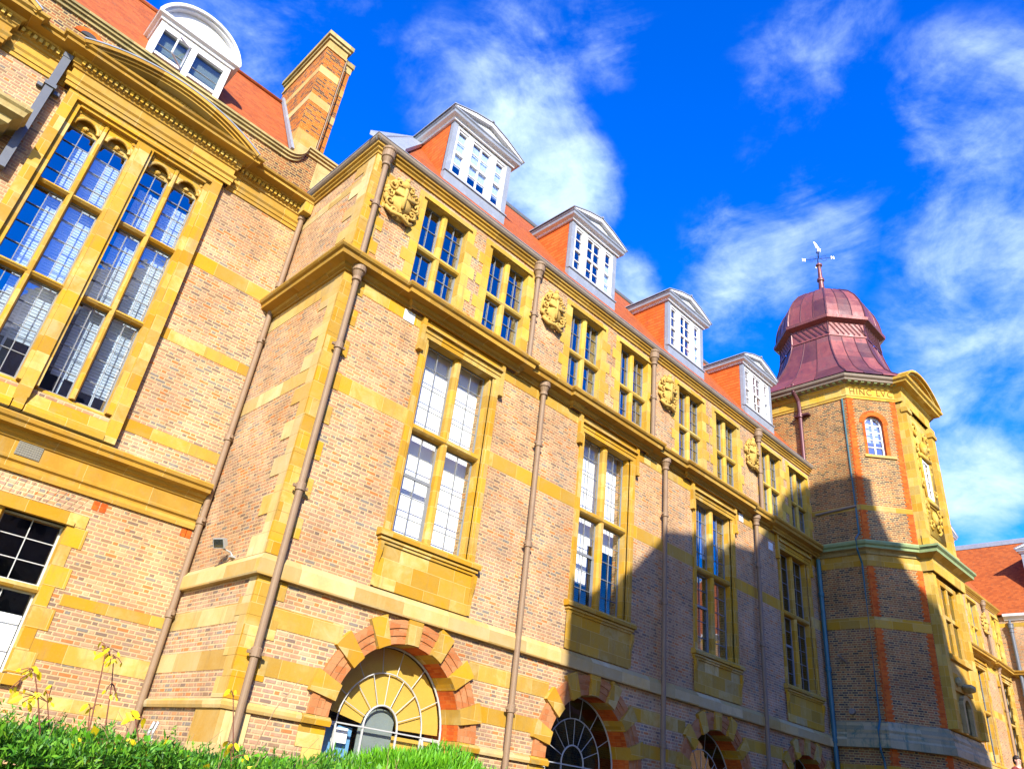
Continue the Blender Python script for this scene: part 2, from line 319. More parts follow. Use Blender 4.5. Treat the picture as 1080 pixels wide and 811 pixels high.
# ------------------------------------------------------------------ mesh builder
class MB:
    def __init__(s): s.v = []; s.f = []; s.m = []
    def add(s, vs, fs, m=0):
        o = len(s.v); s.v += [tuple(p) for p in vs]
        for f in fs: s.f.append(tuple(i+o for i in f)); s.m.append(m)
        return s
    def box(s, x0, x1, y0, y1, z0, z1, m=0):
        if x1 < x0: x0, x1 = x1, x0
        if y1 < y0: y0, y1 = y1, y0
        if z1 < z0: z0, z1 = z1, z0
        vs = [(x0,y0,z0),(x1,y0,z0),(x1,y1,z0),(x0,y1,z0),(x0,y0,z1),(x1,y0,z1),(x1,y1,z1),(x0,y1,z1)]
        return s.add(vs, [(0,3,2,1),(4,5,6,7),(0,1,5,4),(1,2,6,5),(2,3,7,6),(3,0,4,7)], m)
    def prism(s, poly, ext, m=0):
        """closed polygon (3-D points) extruded by the vector ext"""
        n = len(poly); e = Vector(ext); p = [Vector(q) for q in poly]
        nn = Vector((0,0,0))
        for i in range(n): nn += p[i].cross(p[(i+1) % n])
        if nn.dot(e) > 0: p.reverse()
        vs = p + [q+e for q in p]
        fs = [tuple(range(n)), tuple(range(2*n-1, n-1, -1))]
        for i in range(n):
            j = (i+1) % n; fs.append((i, i+n, j+n, j))
        return s.add(vs, fs, m)
    def tube(s, path, r, n=10, m=0, cap=True, r1=None):
        path = [Vector(p) for p in path]; rings = []; vs = []
        N = len(path)
        for i, p in enumerate(path):
            d = (path[min(i+1, N-1)] - path[max(i-1, 0)]).normalized()
            a = d.cross(Vector((0,0,1)))
            if a.length < 1e-3: a = d.cross(Vector((1,0,0)))
            a.normalize(); b = d.cross(a)
            rr = r if r1 is None else r + (r1-r)*i/max(1, N-1)
            for k in range(n):
                t = 2*PI*k/n; vs.append(p + a*(rr*math.cos(t)) + b*(rr*math.sin(t)))
        fs = []
        for i in range(N-1):
            for k in range(n):
                k2 = (k+1) % n
                fs.append((i*n+k, i*n+k2, (i+1)*n+k2, (i+1)*n+k))
        if cap: fs.append(tuple(range(n-1, -1, -1))); fs.append(tuple((N-1)*n+k for k in range(n)))
        return s.add(vs, fs, m)
    def lathe(s, prof, c, n=16, m=0):
        vs = []
        for r, z in prof:
            for k in range(n):
                t = 2*PI*k/n; vs.append((c[0]+r*math.cos(t), c[1]+r*math.sin(t), c[2]+z))
        fs = []; N = len(prof)
        for i in range(N-1):
            for k in range(n):
                k2 = (k+1) % n; fs.append((i*n+k, i*n+k2, (i+1)*n+k2, (i+1)*n+k))
        fs.append(tuple(range(n-1, -1, -1))); fs.append(tuple((N-1)*n+k for k in range(n)))
        return s.add(vs, fs, m)
    def sweep(s, prof, path, m=0, closed=False, topm=None):
        """profile [(out, z)...] from bottom to top swept along a plan path; outward is to the right of travel"""
        P = [Vector((p[0], p[1])) for p in path]; N = len(P); vs = []
        for i in range(N):
            if closed: d0 = (P[i]-P[i-1]).normalized(); d1 = (P[(i+1) % N]-P[i]).normalized()
            else:
                d0 = (P[i]-P[i-1]).normalized() if i else (P[1]-P[0]).normalized()
                d1 = (P[i+1]-P[i]).normalized() if i < N-1 else d0
            n0 = Vector((d0.y, -d0.x)); n1 = Vector((d1.y, -d1.x))
            k = n0+n1; k = k/(k.dot(n0))
            for o, z in prof: vs.append((P[i].x+k.x*o, P[i].y+k.y*o, z))
        M = len(prof); fs = []; 
        for i in range(N if closed else N-1):
            j = (i+1) % N
            for q in range(M-1):
                f = (i*M+q, j*M+q, j*M+q+1, i*M+q+1)
                fs.append(f)
        o = len(s.v); s.v += vs
        for idx, f in enumerate(fs):
            s.f.append(tuple(i+o for i in f)); q = idx % (M-1)
            s.m.append(topm if (topm is not None and q == M-2) else m)
        if not closed:
            s.f.append(tuple(o+q for q in range(M-1, -1, -1))); s.m.append(m)
            s.f.append(tuple(o+(N-1)*M+q for q in range(M))); s.m.append(m)
        return s
    def pieces(s):
        """one builder per connected piece"""
        par = list(range(len(s.v)))
        def find(a):
            while par[a] != a: par[a] = par[par[a]]; a = par[a]
            return a
        for f in s.f:
            r = find(f[0])
            for q in f[1:]:
                t = find(q)
                if t != r: par[t] = r
        out = {}
        for f, m in zip(s.f, s.m): out.setdefault(find(f[0]), []).append((f, m))
        res = []
        for fs in out.values():
            n = MB(); idx = {}
            for f, m in fs:
                for q in f:
                    if q not in idx: idx[q] = len(n.v); n.v.append(s.v[q])
                n.f.append(tuple(idx[q] for q in f)); n.m.append(m)
            res.append(n)
        return res
    def build(s, name, mats, parent=None, smooth=False, loc=(0,0,0), uv=True, rot=0.0):
        me = bpy.data.meshes.new(name); me.from_pydata(s.v, [], s.f)
        if isinstance(mats, str): mats = [mats]
        for k in mats: me.materials.append(MATS[k])
        me.polygons.foreach_set('material_index', s.m)
        if smooth: me.polygons.foreach_set('use_smooth', [True]*len(me.polygons))
        me.update()
        if uv: world_uv(me)
        o = bpy.data.objects.new(name, me); COL.objects.link(o); o.location = loc; o.rotation_euler = (0,0,rot)
        if parent is not None: o.parent = parent
        return o

def world_uv(me):
    l = me.uv_layers.new(name='UVMap'); Z = Vector((0,0,1))
    for p in me.polygons:
        n = p.normal
        if abs(n.z) > 0.93: t = Vector((1,0,0)); b = Vector((0,1,0))
        else: t = Z.cross(n).normalized(); b = n.cross(t)
        for li in p.loop_indices:
            co = me.vertices[me.loops[li].vertex_index].co
            l.data[li].uv = (co.dot(t), co.dot(b))

def thing(name, label, cat, loc=(0,0,0), group=None):
    o = bpy.data.objects.new(name, None); COL.objects.link(o); o.location = loc; o.empty_display_size = 0.3
    o['label'] = label; o['category'] = cat
    if group: o['group'] = group
    return o
def tag(o, label, cat, group=None):
    o['label'] = label; o['category'] = cat
    if group: o['group'] = group
    return o
def copy_tree(o, parent=None, loc=None):
    kids = list(o.children)
    c = o.copy(); COL.objects.link(c)
    if parent is not None: c.parent = parent
    if loc is not None: c.location = loc
    for k in kids: copy_tree(k, c)
    return c

def wall(mb, p0, p1, z0, z1, holes=(), arches=(), th=0.35, m=0):
    """solid wall with openings; outward is to the right of p0->p1. holes: (s0,s1,za,zb); arches: (c, zspring, r)"""
    p0 = Vector((p0[0], p0[1], 0)); p1 = Vector((p1[0], p1[1], 0)); d = (p1-p0); L = d.length; d.normalize()
    nrm = Vector((d.y, -d.x, 0))
    H = [tuple(h) for h in holes]
    for c, zs, r in arches: H.append((c-r, c+r, zs, zs+r))
    S = sorted(set([0, L] + [min(max(v, 0), L) for h in H for v in h[:2]])); Zs = sorted(set([z0, z1] + [min(max(v, z0), z1) for h in H for v in h[2:]]))
    def solid(i, j):
        if i < 0 or j < 0 or i >= len(S)-1 or j >= len(Zs)-1: return False
        sc = (S[i]+S[i+1])/2; zc = (Zs[j]+Zs[j+1])/2
        return not any(h[0] < sc < h[1] and h[2] < zc < h[3] for h in H)
    def pt(s_, z, y): return p0 + d*s_ - nrm*y + Vector((0,0,z))
    for i in range(len(S)-1):
        for j in range(len(Zs)-1):
            if not solid(i, j): continue
            a, b, c, e = S[i], S[i+1], Zs[j], Zs[j+1]
            mb.add([pt(a,c,0),pt(b,c,0),pt(b,e,0),pt(a,e,0)], [(0,1,2,3)], m)
            mb.add([pt(a,c,th),pt(b,c,th),pt(b,e,th),pt(a,e,th)], [(3,2,1,0)], m)
            if not solid(i-1, j): mb.add([pt(a,c,th),pt(a,c,0),pt(a,e,0),pt(a,e,th)], [(0,1,2,3)], m)
            if not solid(i+1, j): mb.add([pt(b,c,0),pt(b,c,th),pt(b,e,th),pt(b,e,0)], [(0,1,2,3)], m)
            if not solid(i, j-1): mb.add([pt(a,c,th),pt(b,c,th),pt(b,c,0),pt(a,c,0)], [(0,1,2,3)], m)
            if not solid(i, j+1): mb.add([pt(a,e,0),pt(b,e,0),pt(b,e,th),pt(a,e,th)], [(0,1,2,3)], m)
    for c, zs, r in arches:
        K = 20
        for k in range(K):
            t0 = PI - PI*k/K; t1 = PI - PI*(k+1)/K
            a0 = (c+r*math.cos(t0), zs+r*math.sin(t0)); a1 = (c+r*math.cos(t1), zs+r*math.sin(t1))
            for yy, rv in ((0, False), (th, True)):
                q = [pt(a0[0],a0[1],yy), pt(a1[0],a1[1],yy), pt(a1[0],zs+r,yy), pt(a0[0],zs+r,yy)]
                mb.add(q, [(3,2,1,0) if rv else (0,1,2,3)], m)
            mb.add([pt(*a0,0),pt(*a0,th),pt(*a1,th),pt(*a1,0)], [(0,1,2,3)], m)

def strip(mb, p0, p1, z0, z1, proud=0.006, m=0, th=0.05):
    """thin stone course let into a wall face, standing a little proud of it"""
    p0 = Vector((p0[0],p0[1],0)); p1 = Vector((p1[0],p1[1],0)); d = (p1-p0).normalized(); n = Vector((d.y,-d.x,0))
    q = [p0-n*th+Vector((0,0,z0)), p1-n*th+Vector((0,0,z0)), p1+n*proud+Vector((0,0,z0)), p0+n*proud+Vector((0,0,z0))]
    mb.prism(q, (0,0,z1-z0), m)

def sheet(name, x0, x1, y0, y1, z, mat, nx=1, ny=1):
    mb = MB()
    for i in range(nx):
        for j in range(ny):
            a, b = x0+(x1-x0)*i/nx, x0+(x1-x0)*(i+1)/nx; c, d = y0+(y1-y0)*j/ny, y0+(y1-y0)*(j+1)/ny
            mb.add([(a,c,z),(b,c,z),(b,d,z),(a,d,z)], [(0,1,2,3)])
    o = mb.build(name, mat); o['kind'] = 'structure'; return o
# ------------------------------------------------------------------ world: sky and clouds
def build_sky():
    nt = NT(world.node_tree); nt.n.clear()
    out = nt.new('ShaderNodeOutputWorld'); bg = nt.new('ShaderNodeBackground'); nt.link(bg.outputs[0], out.inputs[0])
    sky = nt.new('ShaderNodeTexSky', sky_type='NISHITA'); sky.sun_disc = False
    sky.sun_elevation = math.radians(SUN_EL); sky.sun_rotation = math.atan2(-travel.x, -travel.y)
    sky.air_density = 1.0; sky.dust_density = 0.35; sky.altitude = 300; sky.ozone_density = 1.6
    hs = nt.new('ShaderNodeHueSaturation'); hs.inputs['Saturation'].default_value = SKY_SAT; hs.inputs['Hue'].default_value = SKY_HUE
    hs.inputs['Value'].default_value = 2.25
    nt.link(sky.outputs[0], hs.inputs['Color'])
    g = nt.new('ShaderNodeTexCoord'); d = g.outputs['Generated']
    # where the clouds lie: soft directional patches
    blobs = [((500,110),5,0.45),((560,65),5,0.45),((625,35),4,0.42),((470,75),4,0.35),((548,160),4.5,0.9),((590,195),4,1.0),((610,215),3,0.8),((565,135),4,0.7),((655,308),3,0.8),((285,60),6,0.45),((255,25),5,0.4),((345,30),5,0.3),
             ((840,85),4.5,0.42),((800,140),4,0.32),((880,40),4,0.38),((905,110),5,0.28),((1035,115),5,0.65),((985,85),4,0.4),((1070,150),4,0.4),((795,275),5,0.7),((850,245),5,0.6),((880,220),4,0.4),((765,312),4,0.5),
             ((1015,255),5,0.58),((1065,300),6,0.62),((1000,350),5,0.45),((1055,390),5,0.4),((1010,430),5,0.45),((1025,505),3.5,1.0),((1072,495),3,0.6),((985,470),4,0.35),((1060,210),5,0.5),((1045,555),3,0.45),((700,430),4,0.25)]
    tot = None
    for (px_, py_), rad, w in blobs:
        c = pixdir(px_, py_)
        dp = nt.new('ShaderNodeVectorMath', operation='DOT_PRODUCT'); nt.link(d, dp.inputs[0]); dp.inputs[1].default_value = c
        s = nt.smooth(dp.outputs['Value'], math.cos(math.radians(rad*1.45)), math.cos(math.radians(rad*0.1)), 0.0, w)
        tot = s if tot is None else nt.math('MAXIMUM', tot, s)
    mp = nt.new('ShaderNodeMapping'); nt.link(d, mp.inputs[0]); mp.inputs['Rotation'].default_value = (0.4, 0.5, 0.9); mp.inputs['Scale'].default_value = (1.0, 1.0, 1.7)
    n1 = nt.noise(mp.outputs[0], 4.5, 9, 0.62, 0.55)
    n2 = nt.noise(mp.outputs[0], 15, 7, 0.62, 0.3)
    # scattered clouds elsewhere (so that the sky behind the viewer is not empty)
    nb = nt.smooth(nt.noise(d, 2.2, 3, 0.5), 0.58, 0.84, 0.0, 0.2)
    dc = nt.new('ShaderNodeVectorMath', operation='DOT_PRODUCT'); nt.link(d, dc.inputs[0]); dc.inputs[1].default_value = cf
    away = nt.smooth(dc.outputs['Value'], 0.70, 0.45, 0.0, 1.0)
    tot = nt.math('ADD', tot, nt.math('MULTIPLY', nb, away))
    shape = nt.math('ADD', nt.math('MULTIPLY', n1, 0.7), nt.math('MULTIPLY', n2, 0.3))
    lump = nt.math('ADD', nt.math('MULTIPLY', tot, 0.62), nt.math('MULTIPLY', nt.math('SUBTRACT', shape, 0.5), 1.95))
    den = nt.math('MULTIPLY', nt.smooth(lump, 0.10, 0.95), nt.smooth(tot, 0.0, 0.5))
    den = nt.math('MINIMUM', nt.math('MULTIPLY', den, 1.05), 0.95)
    cl = nt.mix(n2, CLOUD_A, CLOUD_B)
    col = nt.mix(den, hs.outputs[0], cl)
    nt.link(col, bg.inputs['Color']); bg.inputs['Strength'].default_value = SKY_STR
SKY_SAT = 1.68; SKY_HUE = 0.528; SKY_STR = 0.09
CLOUD_A = (3.2, 4.9, 7.0); CLOUD_B = (5.0, 6.0, 7.1)
build_sky()

# ------------------------------------------------------------------ setting
sheet('ground', -400, 400, -400, 400, 0.0, 'lawn')
sheet('gravel_court', -30, 60, -22, 10.3, 0.004, 'gravel')

Y0 = 10.5          # main facade plane
XW = 4.9           # its left corner
XT = 23.9          # where it meets the tower
YL = 13.28         # left wing facade plane
def parter(root):
    off = -Vector(root.location)
    def part(mb, name, mats, parent=None, smooth=False, at=(0,0,0)):
        p = parent if parent is not None else root
        if p is root: loc = off + Vector(at)
        else: loc = Vector(at)
        return mb.build(name, mats, p, smooth, loc)
    return part
def each(part, mb, name, mats, parent=None):
    for q in mb.pieces(): part(q, name, mats, parent)

# ================================================================== prototypes of repeated parts
def glazing(mb, x0, x1, z0, z1, y, cols, rows, bw=0.014, edge=0.028, m=0):
    """bars and border of one light"""
    mb.box(x0, x0+edge, y-.012, y+.012, z0, z1, m); mb.box(x1-edge, x1, y-.012, y+.012, z0, z1, m)
    mb.box(x0+edge, x1-edge, y-.011, y+.011, z0, z0+edge, m); mb.box(x0+edge, x1-edge, y-.011, y+.011, z1-edge, z1, m)
    for i in range(1, cols):
        c = x0+(x1-x0)*i/cols; mb.box(c-bw/2, c+bw/2, y-.009, y+.007, z0+edge, z1-edge, m)
    for j in range(1, rows):
        c = z0+(z1-z0)*j/rows; mb.box(x0+edge, x1-edge, y-.007, y+.009, c-bw/2, c+bw/2, m)

def panes(part, parent, lights, y, mat):
    """one slightly tilted sheet of glass per light"""
    for k, (x0, x1, z0, z1) in enumerate(lights):
        mb = MB(); t = random.uniform(-.004, .004); t2 = random.uniform(-.003, .003)
        vs = [(x0,y+t,z0),(x1,y-t+t2,z0),(x1,y-t,z1),(x0,y+t-t2,z1)]
        vs = vs + [(a, b+.006, c) for a, b, c in vs]
        mb.add(vs, [(0,1,2,3),(7,6,5,4),(0,4,5,1),(1,5,6,2),(2,6,7,3),(3,7,4,0)])
        part(mb, 'pane', mat, parent)

def big_window(part, cx, y, glass, blind=None, name='window'):
    s = MB()
    for sg in (-1, 1):
        s.box(sg*1.06, sg*.965, -.055, .26, 5.442, 9.4); s.box(sg*.965, sg*.90, -.025, .26, 5.442, 9.4)
        s.box(sg*.90, sg*.84, .03, .26, 5.442, 9.4)
        s.tube([(sg*.965, -.03, 5.5), (sg*.965, -.03, 9.42)], .018, 8)
        s.box(sg*1.15, sg*1.062, -.10, .02, 9.12, 9.99); s.box(sg*1.16, sg*1.05, -.12, .0, 9.04, 9.118)
        s.prism([(sg*1.045, -.05, 5.19), (sg*1.045, -.13, 5.19), (sg*1.045, -.125, 5.05), (sg*1.045, -.07, 4.85), (sg*1.045, -.055, 4.6), (sg*1.045, -.05, 4.47)], (sg*.07, 0, 0))
    s.box(-1.06, 1.06, -.055, .26, 9.402, 9.50); s.box(-1.06, 1.06, -.075, .2, 9.502, 9.60)
    s.box(-1.059, 1.059, -.14, .02, 9.602, 9.66); s.box(-1.058, 1.058, -.10, .02, 9.662, 9.70); s.box(-1.06, 1.06, -.045, .05, 9.702, 9.99)
    s.box(-.08, .08, .085, .25, 5.44, 9.4); s.prism([(-.08,.085,0),(-.04,.04,0),(.04,.04,0),(.08,.085,0)], (0,0,3.96)); 
    for i in range(len(s.v)-8, len(s.v)): s.v[i] = (s.v[i][0], s.v[i][1], s.v[i][2]+5.44)
    s.prism([(-.84,.24,7.45),(-.84,.06,7.46),(-.84,.015,7.5),(-.84,.015,7.56),(-.84,.06,7.60),(-.84,.24,7.61)], (1.68,0,0))
    s.prism([(-1.17,.26,5.29),(-1.17,-.15,5.31),(-1.17,-.15,5.38),(-1.17,-.10,5.43),(-1.17,.26,5.45)], (2.34,0,0))
    s.box(-1.13, 1.13, -.11, .0, 5.245, 5.295); s.box(-1.10, 1.10, -.08, .0, 5.192, 5.243)
    s.box(-1.044, 1.044, -.05, .05, 4.46, 5.19)
    w = part(s, name, 'ochre_stone', at=(cx, y, 0))
    sub = lambda mb, nm, mt, parent=None, **k: mb.build(nm, mt, w, False, (0,0,0))
    lights = [(-.84,-.08,5.44,7.45),(.08,.84,5.44,7.45),(-.84,-.08,7.61,9.4),(.08,.84,7.61,9.4)]
    b = MB()
    for k, (x0,x1,z0,z1) in enumerate(lights): glazing(b, x0, x1, z0, z1, .19, 2, 4 if k > 1 else 5)
    b.box(-.82, -.10, .16, .20, 6.58, 6.63); b.box(-.84, -.78, .165, .2, 5.44, 6.6); b.box(-.14, -.08, .165, .2, 5.44, 6.6)
    sub(b, 'glazing_bars', 'glazing_lead')
    panes(sub, w, lights, .205, glass)
    for bl in (blind or []):
        bb = MB(); x0, x1, z0, z1 = bl; bb.box(x0, x1, .46, .475, z0-.2, z1+.2); sub(bb, 'blind', 'blind_white')
    return w

def upper_window(part, cx, y, glass):
    s = MB()
    z0, z1 = 10.22, 12.6
    n = 8; hh = (z1-z0)/n
    for sg in (-1, 1):
        for k in range(n):
            wd = .21 if k % 2 else .35
            s.box(sg*.60, sg*(.60+wd), -.012, .25, z0+k*hh+.002, z0+(k+1)*hh-.002)
    s.box(-.82, .82, -.014, .25, z1, z1+.17); s.box(-.70, .70, -.055, .02, z1+.012, z1+.05)
    s.box(-.60, .60, .05, .24, z0, z0+.08)
    s.prism([(-.075,.22,z0),(-.075,.09,z0),(-.035,.05,z0),(.035,.05,z0),(.075,.09,z0),(.075,.22,z0)], (0,0,z1-z0))
    s.prism([(-.6,.22,11.35),(-.6,.07,11.36),(-.6,.04,11.40),(-.6,.07,11.47),(-.6,.22,11.48)], (1.2,0,0))
    w = part(s, 'upper_window', 'yellow_stone', at=(cx, y, 0))
    sub = lambda mb, nm, mt, parent=None, **k: mb.build(nm, mt, w, False, (0,0,0))
    L = [(-.6,-.075,z0+.08,11.35),(.075,.6,z0+.08,11.35),(-.6,-.075,11.48,z1),(.075,.6,11.48,z1)]
    b = MB()
    for k, (a,c,e,f) in enumerate(L): glazing(b, a, c, e, f, .17, 2, 3 if k in (1, 3) else 2, .012, .03)
    sub(b, 'glazing_bars', 'glazing_lead')
    panes(sub, w, L, .185, glass)
    return w

def voussoir(mb, r0, r1, a0, a1, zc, y0, y1, m, seg=3):
    """wedge of an arch between two angles (degrees) round (0, zc)"""
    A = [math.radians(a0+(a1-a0)*k/seg) for k in range(seg+1)]
    poly = [(r0*math.cos(a), y0, zc+r0*math.sin(a)) for a in A] + [(r1*math.cos(a), y0, zc+r1*math.sin(a)) for a in reversed(A)]
    mb.prism(poly, (0, y1-y0, 0), m)

ZS = 2.42   # springing of the ground floor arches
def arch(part, cx, y, lit):
    s = MB(); R0, R1 = 1.30, 1.68
    st = [164.5, 140, 116, 92-1.5, 66, 41.5, 16.5]; hw = 5.3
    edges = []
    for a in st:
        voussoir(s, R0-.004, 1.78 if a not in (92-1.5,) else 1.80, a-hw, a+hw, ZS, -.085, .5, 0, 2)
    bounds = [180] + [v for a in st for v in (a+hw, a-hw)] + [0]
    for k in range(0, len(bounds), 2):
        b0, b1 = bounds[k], bounds[k+1]
        # three moulded rings of rubbed brick
        voussoir(s, R0, R0+.13, b1+.12, b0-.12, ZS, -.012, .0, 1, 3); voussoir(s, R0+.001, R0+.13, b1+.12, b0-.12, ZS, .001, .5, 3, 3)
        voussoir(s, R0+.13, R0+.25, b1+.12, b0-.12, ZS, -.03, .3, 1, 3)
        voussoir(s, R0+.25, R1, b1+.12, b0-.12, ZS, -.05, .3, 1, 3)
    for sg in (-1, 1):
        z = 0.0; k = 0
        while z < 2.28:
            h = min(.33, 2.28-z); m = k % 2
            s.box(sg*1.30, sg*(1.62 if m else 1.75), -.016, .5, z+.002, z+h-.002, 0 if m == 0 else 3 if k % 4 == 3 else 2); z += h; k += 1
        s.prism([(sg*1.28,-.09,2.29),(sg*1.28,-.11,2.36),(sg*1.28,-.05,2.415),(sg*1.28,.5,2.415),(sg*1.28,.5,2.29)], (sg*.48,0,0), 0)
    A = part(s, 'arch_surround', ['ochre_stone', 'arch_brick', 'yellow_stone', 'orange_brick'], at=(cx, y, 0))
    sub = lambda mb, nm, mt, parent=None, **k: mb.build(nm, mt, A, False, (0,0,0))
    yg = .44; f = MB()
    def arc(r, a0, a1, z=ZS, rad=.017, n=24): f.tube([(r*math.cos(math.radians(a0+(a1-a0)*k/n)), yg, z+r*math.sin(math.radians(a0+(a1-a0)*k/n))) for k in range(n+1)], rad, 6)
    arc(1.285, 0, 180, rad=.018); arc(.86, 0, 180, rad=.012); arc(.34, 0, 180, ZS+.02, .016)
    for a in (22, 45, 68, 90, 112, 135, 158):
        r = math.radians(a); f.tube([(.34*math.cos(r), yg, ZS+.02+.34*math.sin(r)), (.86*math.cos(r), yg, ZS+.86*math.sin(r))], .007, 6)
    for a in (28, 55, 80, 100, 125, 152):
        r = math.radians(a); f.tube([(.86*math.cos(r), yg, ZS+.86*math.sin(r)), (1.285*math.cos(r), yg, ZS+1.285*math.sin(r))], .007, 6)
    for x in (-1.27, -.86, -.34, .34, .86, 1.27): f.box(x-.012, x+.012, yg-.015, yg+.015, .5, ZS if abs(x) > .4 else ZS+.02)
    f.box(-1.28, 1.28, yg-.025, yg+.021, 1.85, 1.88); f.box(-1.28, 1.28, yg-.023, yg+.019, 2.40, 2.42); f.box(-1.28, 1.28, yg-.026, yg+.026, .5, .56)
    for x0, x1 in ((-1.25,-.88),(.88,1.25)):   # opened top lights
        tilt = .13
        for a, b in (((x0,yg-.03,2.38),(x1,yg-.03,2.38)), ((x0,yg-.03-tilt,1.9),(x1,yg-.03-tilt,1.9)), ((x0,yg-.03,2.38),(x0,yg-.03-tilt,1.9)), ((x1,yg-.03,2.38),(x1,yg-.03-tilt,1.9))): f.tube([a, b], .018, 6)
    sub(f, 'arch_window_frame', 'glazing_white')
    g = MB(); n = 20
    vs = [(1.27*math.cos(PI*k/n), yg+.004, ZS+1.27*math.sin(PI*k/n)) for k in range(n+1)]
    g.prism(vs, (0,.006,0)); g.box(-1.26, 1.26, yg+.004, yg+.010, .56, ZS-.01)
    sub(g, 'pane', 'clear_glass' if lit else 'dark_glass')
    if lit:
        y1 = yg+.05; p = MB()
        A2 = [(1.26*math.cos(math.radians(a)), y1, ZS+1.26*math.sin(math.radians(a))) for a in range(3, 178, 7)]
        p.prism(A2 + [(-.36, y1, ZS+.04)] + [(.36*math.cos(math.radians(a)), y1, ZS+.36*math.sin(math.radians(a))) for a in range(170, 5, -15)] + [(.36, y1, ZS+.04)], (0,.02,0))
        sub(p, 'fan_panel', 'yellow_panel')
        q = MB(); q.box(-1.22, -.36, .70, .73, .5, 2.39); sub(q, 'blue_reflection_panel', 'pale_reflection_panel'); q = MB(); q.box(-.34, .34, .56, .58, .5, 2.74); sub(q, 'grey_screen', 'grey_panel'); q = MB(); q.box(.36, .85, .80, .83, .5, 2.36); sub(q, 'blue_reflection_panel', 'blue_panel'); q = MB(); q.box(-1.24, .2, .9, .93, .5, 1.9); sub(q, 'blue_reflection_panel', 'blue_panel')  # blue panels stand in for sky reflected in the lower panes
        q = MB(); q.box(-.78, -.5, .60, .62, 2.14, 2.36); sub(q, 'wall_fitting', 'blind_white')
        q = MB(); q.box(.3, 1.24, .62, .65, 1.88, 2.37); sub(q, 'blind', 'yellow_panel')
    return A

def spiral(mb, cx, cz, r, turns, start, y, rad, flip=1, m=0):
    pts = []
    N = int(16*turns)
    for k in range(N+1):
        t = k/N; a = start + flip*2*PI*turns*t; rr = r*(1-.82*t)
        pts.append((cx+rr*math.cos(a), y-.05*t, cz+rr*math.sin(a)))
    mb.tube(pts, rad, 7, m, True, rad*.6)
def blob(mb, c, r, n=10, m=0, seed=0):
    rr = random.Random(seed); vs = []; fs = []; K = n; J = n//2+1
    for j in range(J+1):
        t = PI*j/J
        for k in range(K):
            p = 2*PI*k/K; q = 1+rr.uniform(-.10,.10)
            vs.append((c[0]+r[0]*q*math.sin(t)*math.cos(p), c[1]+r[1]*q*math.sin(t)*math.sin(p), c[2]+r[2]*math.cos(t)*q))
    for j in range(J):
        for k in range(K): fs.append((j*K+k, (j+1)*K+k, (j+1)*K+(k+1)%K, j*K+(k+1)%K))
    mb.add(vs, fs, m)
def coat_of_arms(part, cx, y, cz, seed):
    """carved cartouche: bulging shield, strapwork curls, crest and a ribbon"""
    s = MB(); rr = random.Random(seed)
    sh = []
    for i in range(9):
        for j in range(9):
            u = i/8*2-1; v = j/8*2-1
            w = .25*(1 if v > -.1 else math.sqrt(max(0, 1-((v+.1)/.92)**2)))
            sh.append((u*w, -.17+.10*(u*u+.6*v*v)-.012*rr.random(), v*.31-.02))
    s.add(sh, [(i*9+j, (i+1)*9+j, (i+1)*9+j+1, i*9+j+1) for i in range(8) for j in range(8)])
    s.prism([(.25*x, -.02, .31*z-.02) for x, z in ((-1,1),(1,1),(1,-.1),(.8,-.6),(0,-1),(-.8,-.6),(-1,-.1))], (0,-.055,0))
    s.box(-.24, .24, -.185, -.12, .02, .09); s.box(-.035, .035, -.19, -.12, -.26, .27)
    for sg in (-1, 1):
        for (x, z, r, t, a) in ((.30,.24,.12,1.3,PI*.5),(.33,.02,.10,1.2,PI*.9),(.28,-.20,.11,1.3,PI*1.2),(.14,-.36,.09,1.2,PI*1.5),(.16,.38,.10,1.2,PI*.3)):
            spiral(s, sg*x, z, r, t, a if sg > 0 else PI-a, -.07, .034, sg)
        for k in range(7):
            a = rr.uniform(-1.2, 1.2); blob(s, (sg*(.36+.05*rr.random())*math.cos(a), -.05, .44*math.sin(a)), (.055+.03*rr.random(), .06, .06+.03*rr.random()), 8, 0, seed*50+k+(9 if sg > 0 else 0))
    blob(s, (0,-.08,.40), (.11,.10,.12), 10, 0, seed+1); blob(s, (0,-.10,.53), (.06,.07,.07), 8, 0, seed+2)
    s.tube([(-.34,-.05,-.34),(-.22,-.12,-.47),(0,-.14,-.43),(.2,-.12,-.50),(.33,-.05,-.40)], .045, 8)
    s.prism([(.40*math.cos(2*PI*k/14), 0.02, .50*math.sin(2*PI*k/14)) for k in range(14)], (0,-.035,0))
    return part(s, 'carved_coat_of_arms', 'carved_stone', smooth=True, at=(cx, y, cz))

def downpipe(part, x, y, z0, z1, mat='pipe_brown', hopper=True, collars=(), r=.058, shoe=False, wallside=(0,1)):
    s = MB()
    s.tube([(x,y,z0),(x,y,z1)], r, 14)
    for c in collars:
        s.lathe([(r+.0,-.07),(r+.022,-.06),(r+.022,.05),(r+.008,.07),(r,.075)], (x,y,c), 14)
        s.box(x-(.13 if wallside[1] else .02), x+(.13 if wallside[1] else .02), y-.02, y+.02, c-.025, c+.02) if wallside[1] else s.box(x-.02, x+.02, y-.13, y+.13, c-.025, c+.02)
    if hopper:
        s.lathe([(r,-.32),(r+.03,-.30),(r+.03,-.25),(r+.015,-.22),(.11,-.12),(.135,-.10),(.135,.06),(.155,.08),(.155,.13),(.12,.135)], (x,y,z1), 16)
        s.lathe([(.08,.13),(.06,.2),(.06,.3)], (x,y,z1), 10)
    o = part(s, 'downpipe', mat, smooth=False); 
    return o

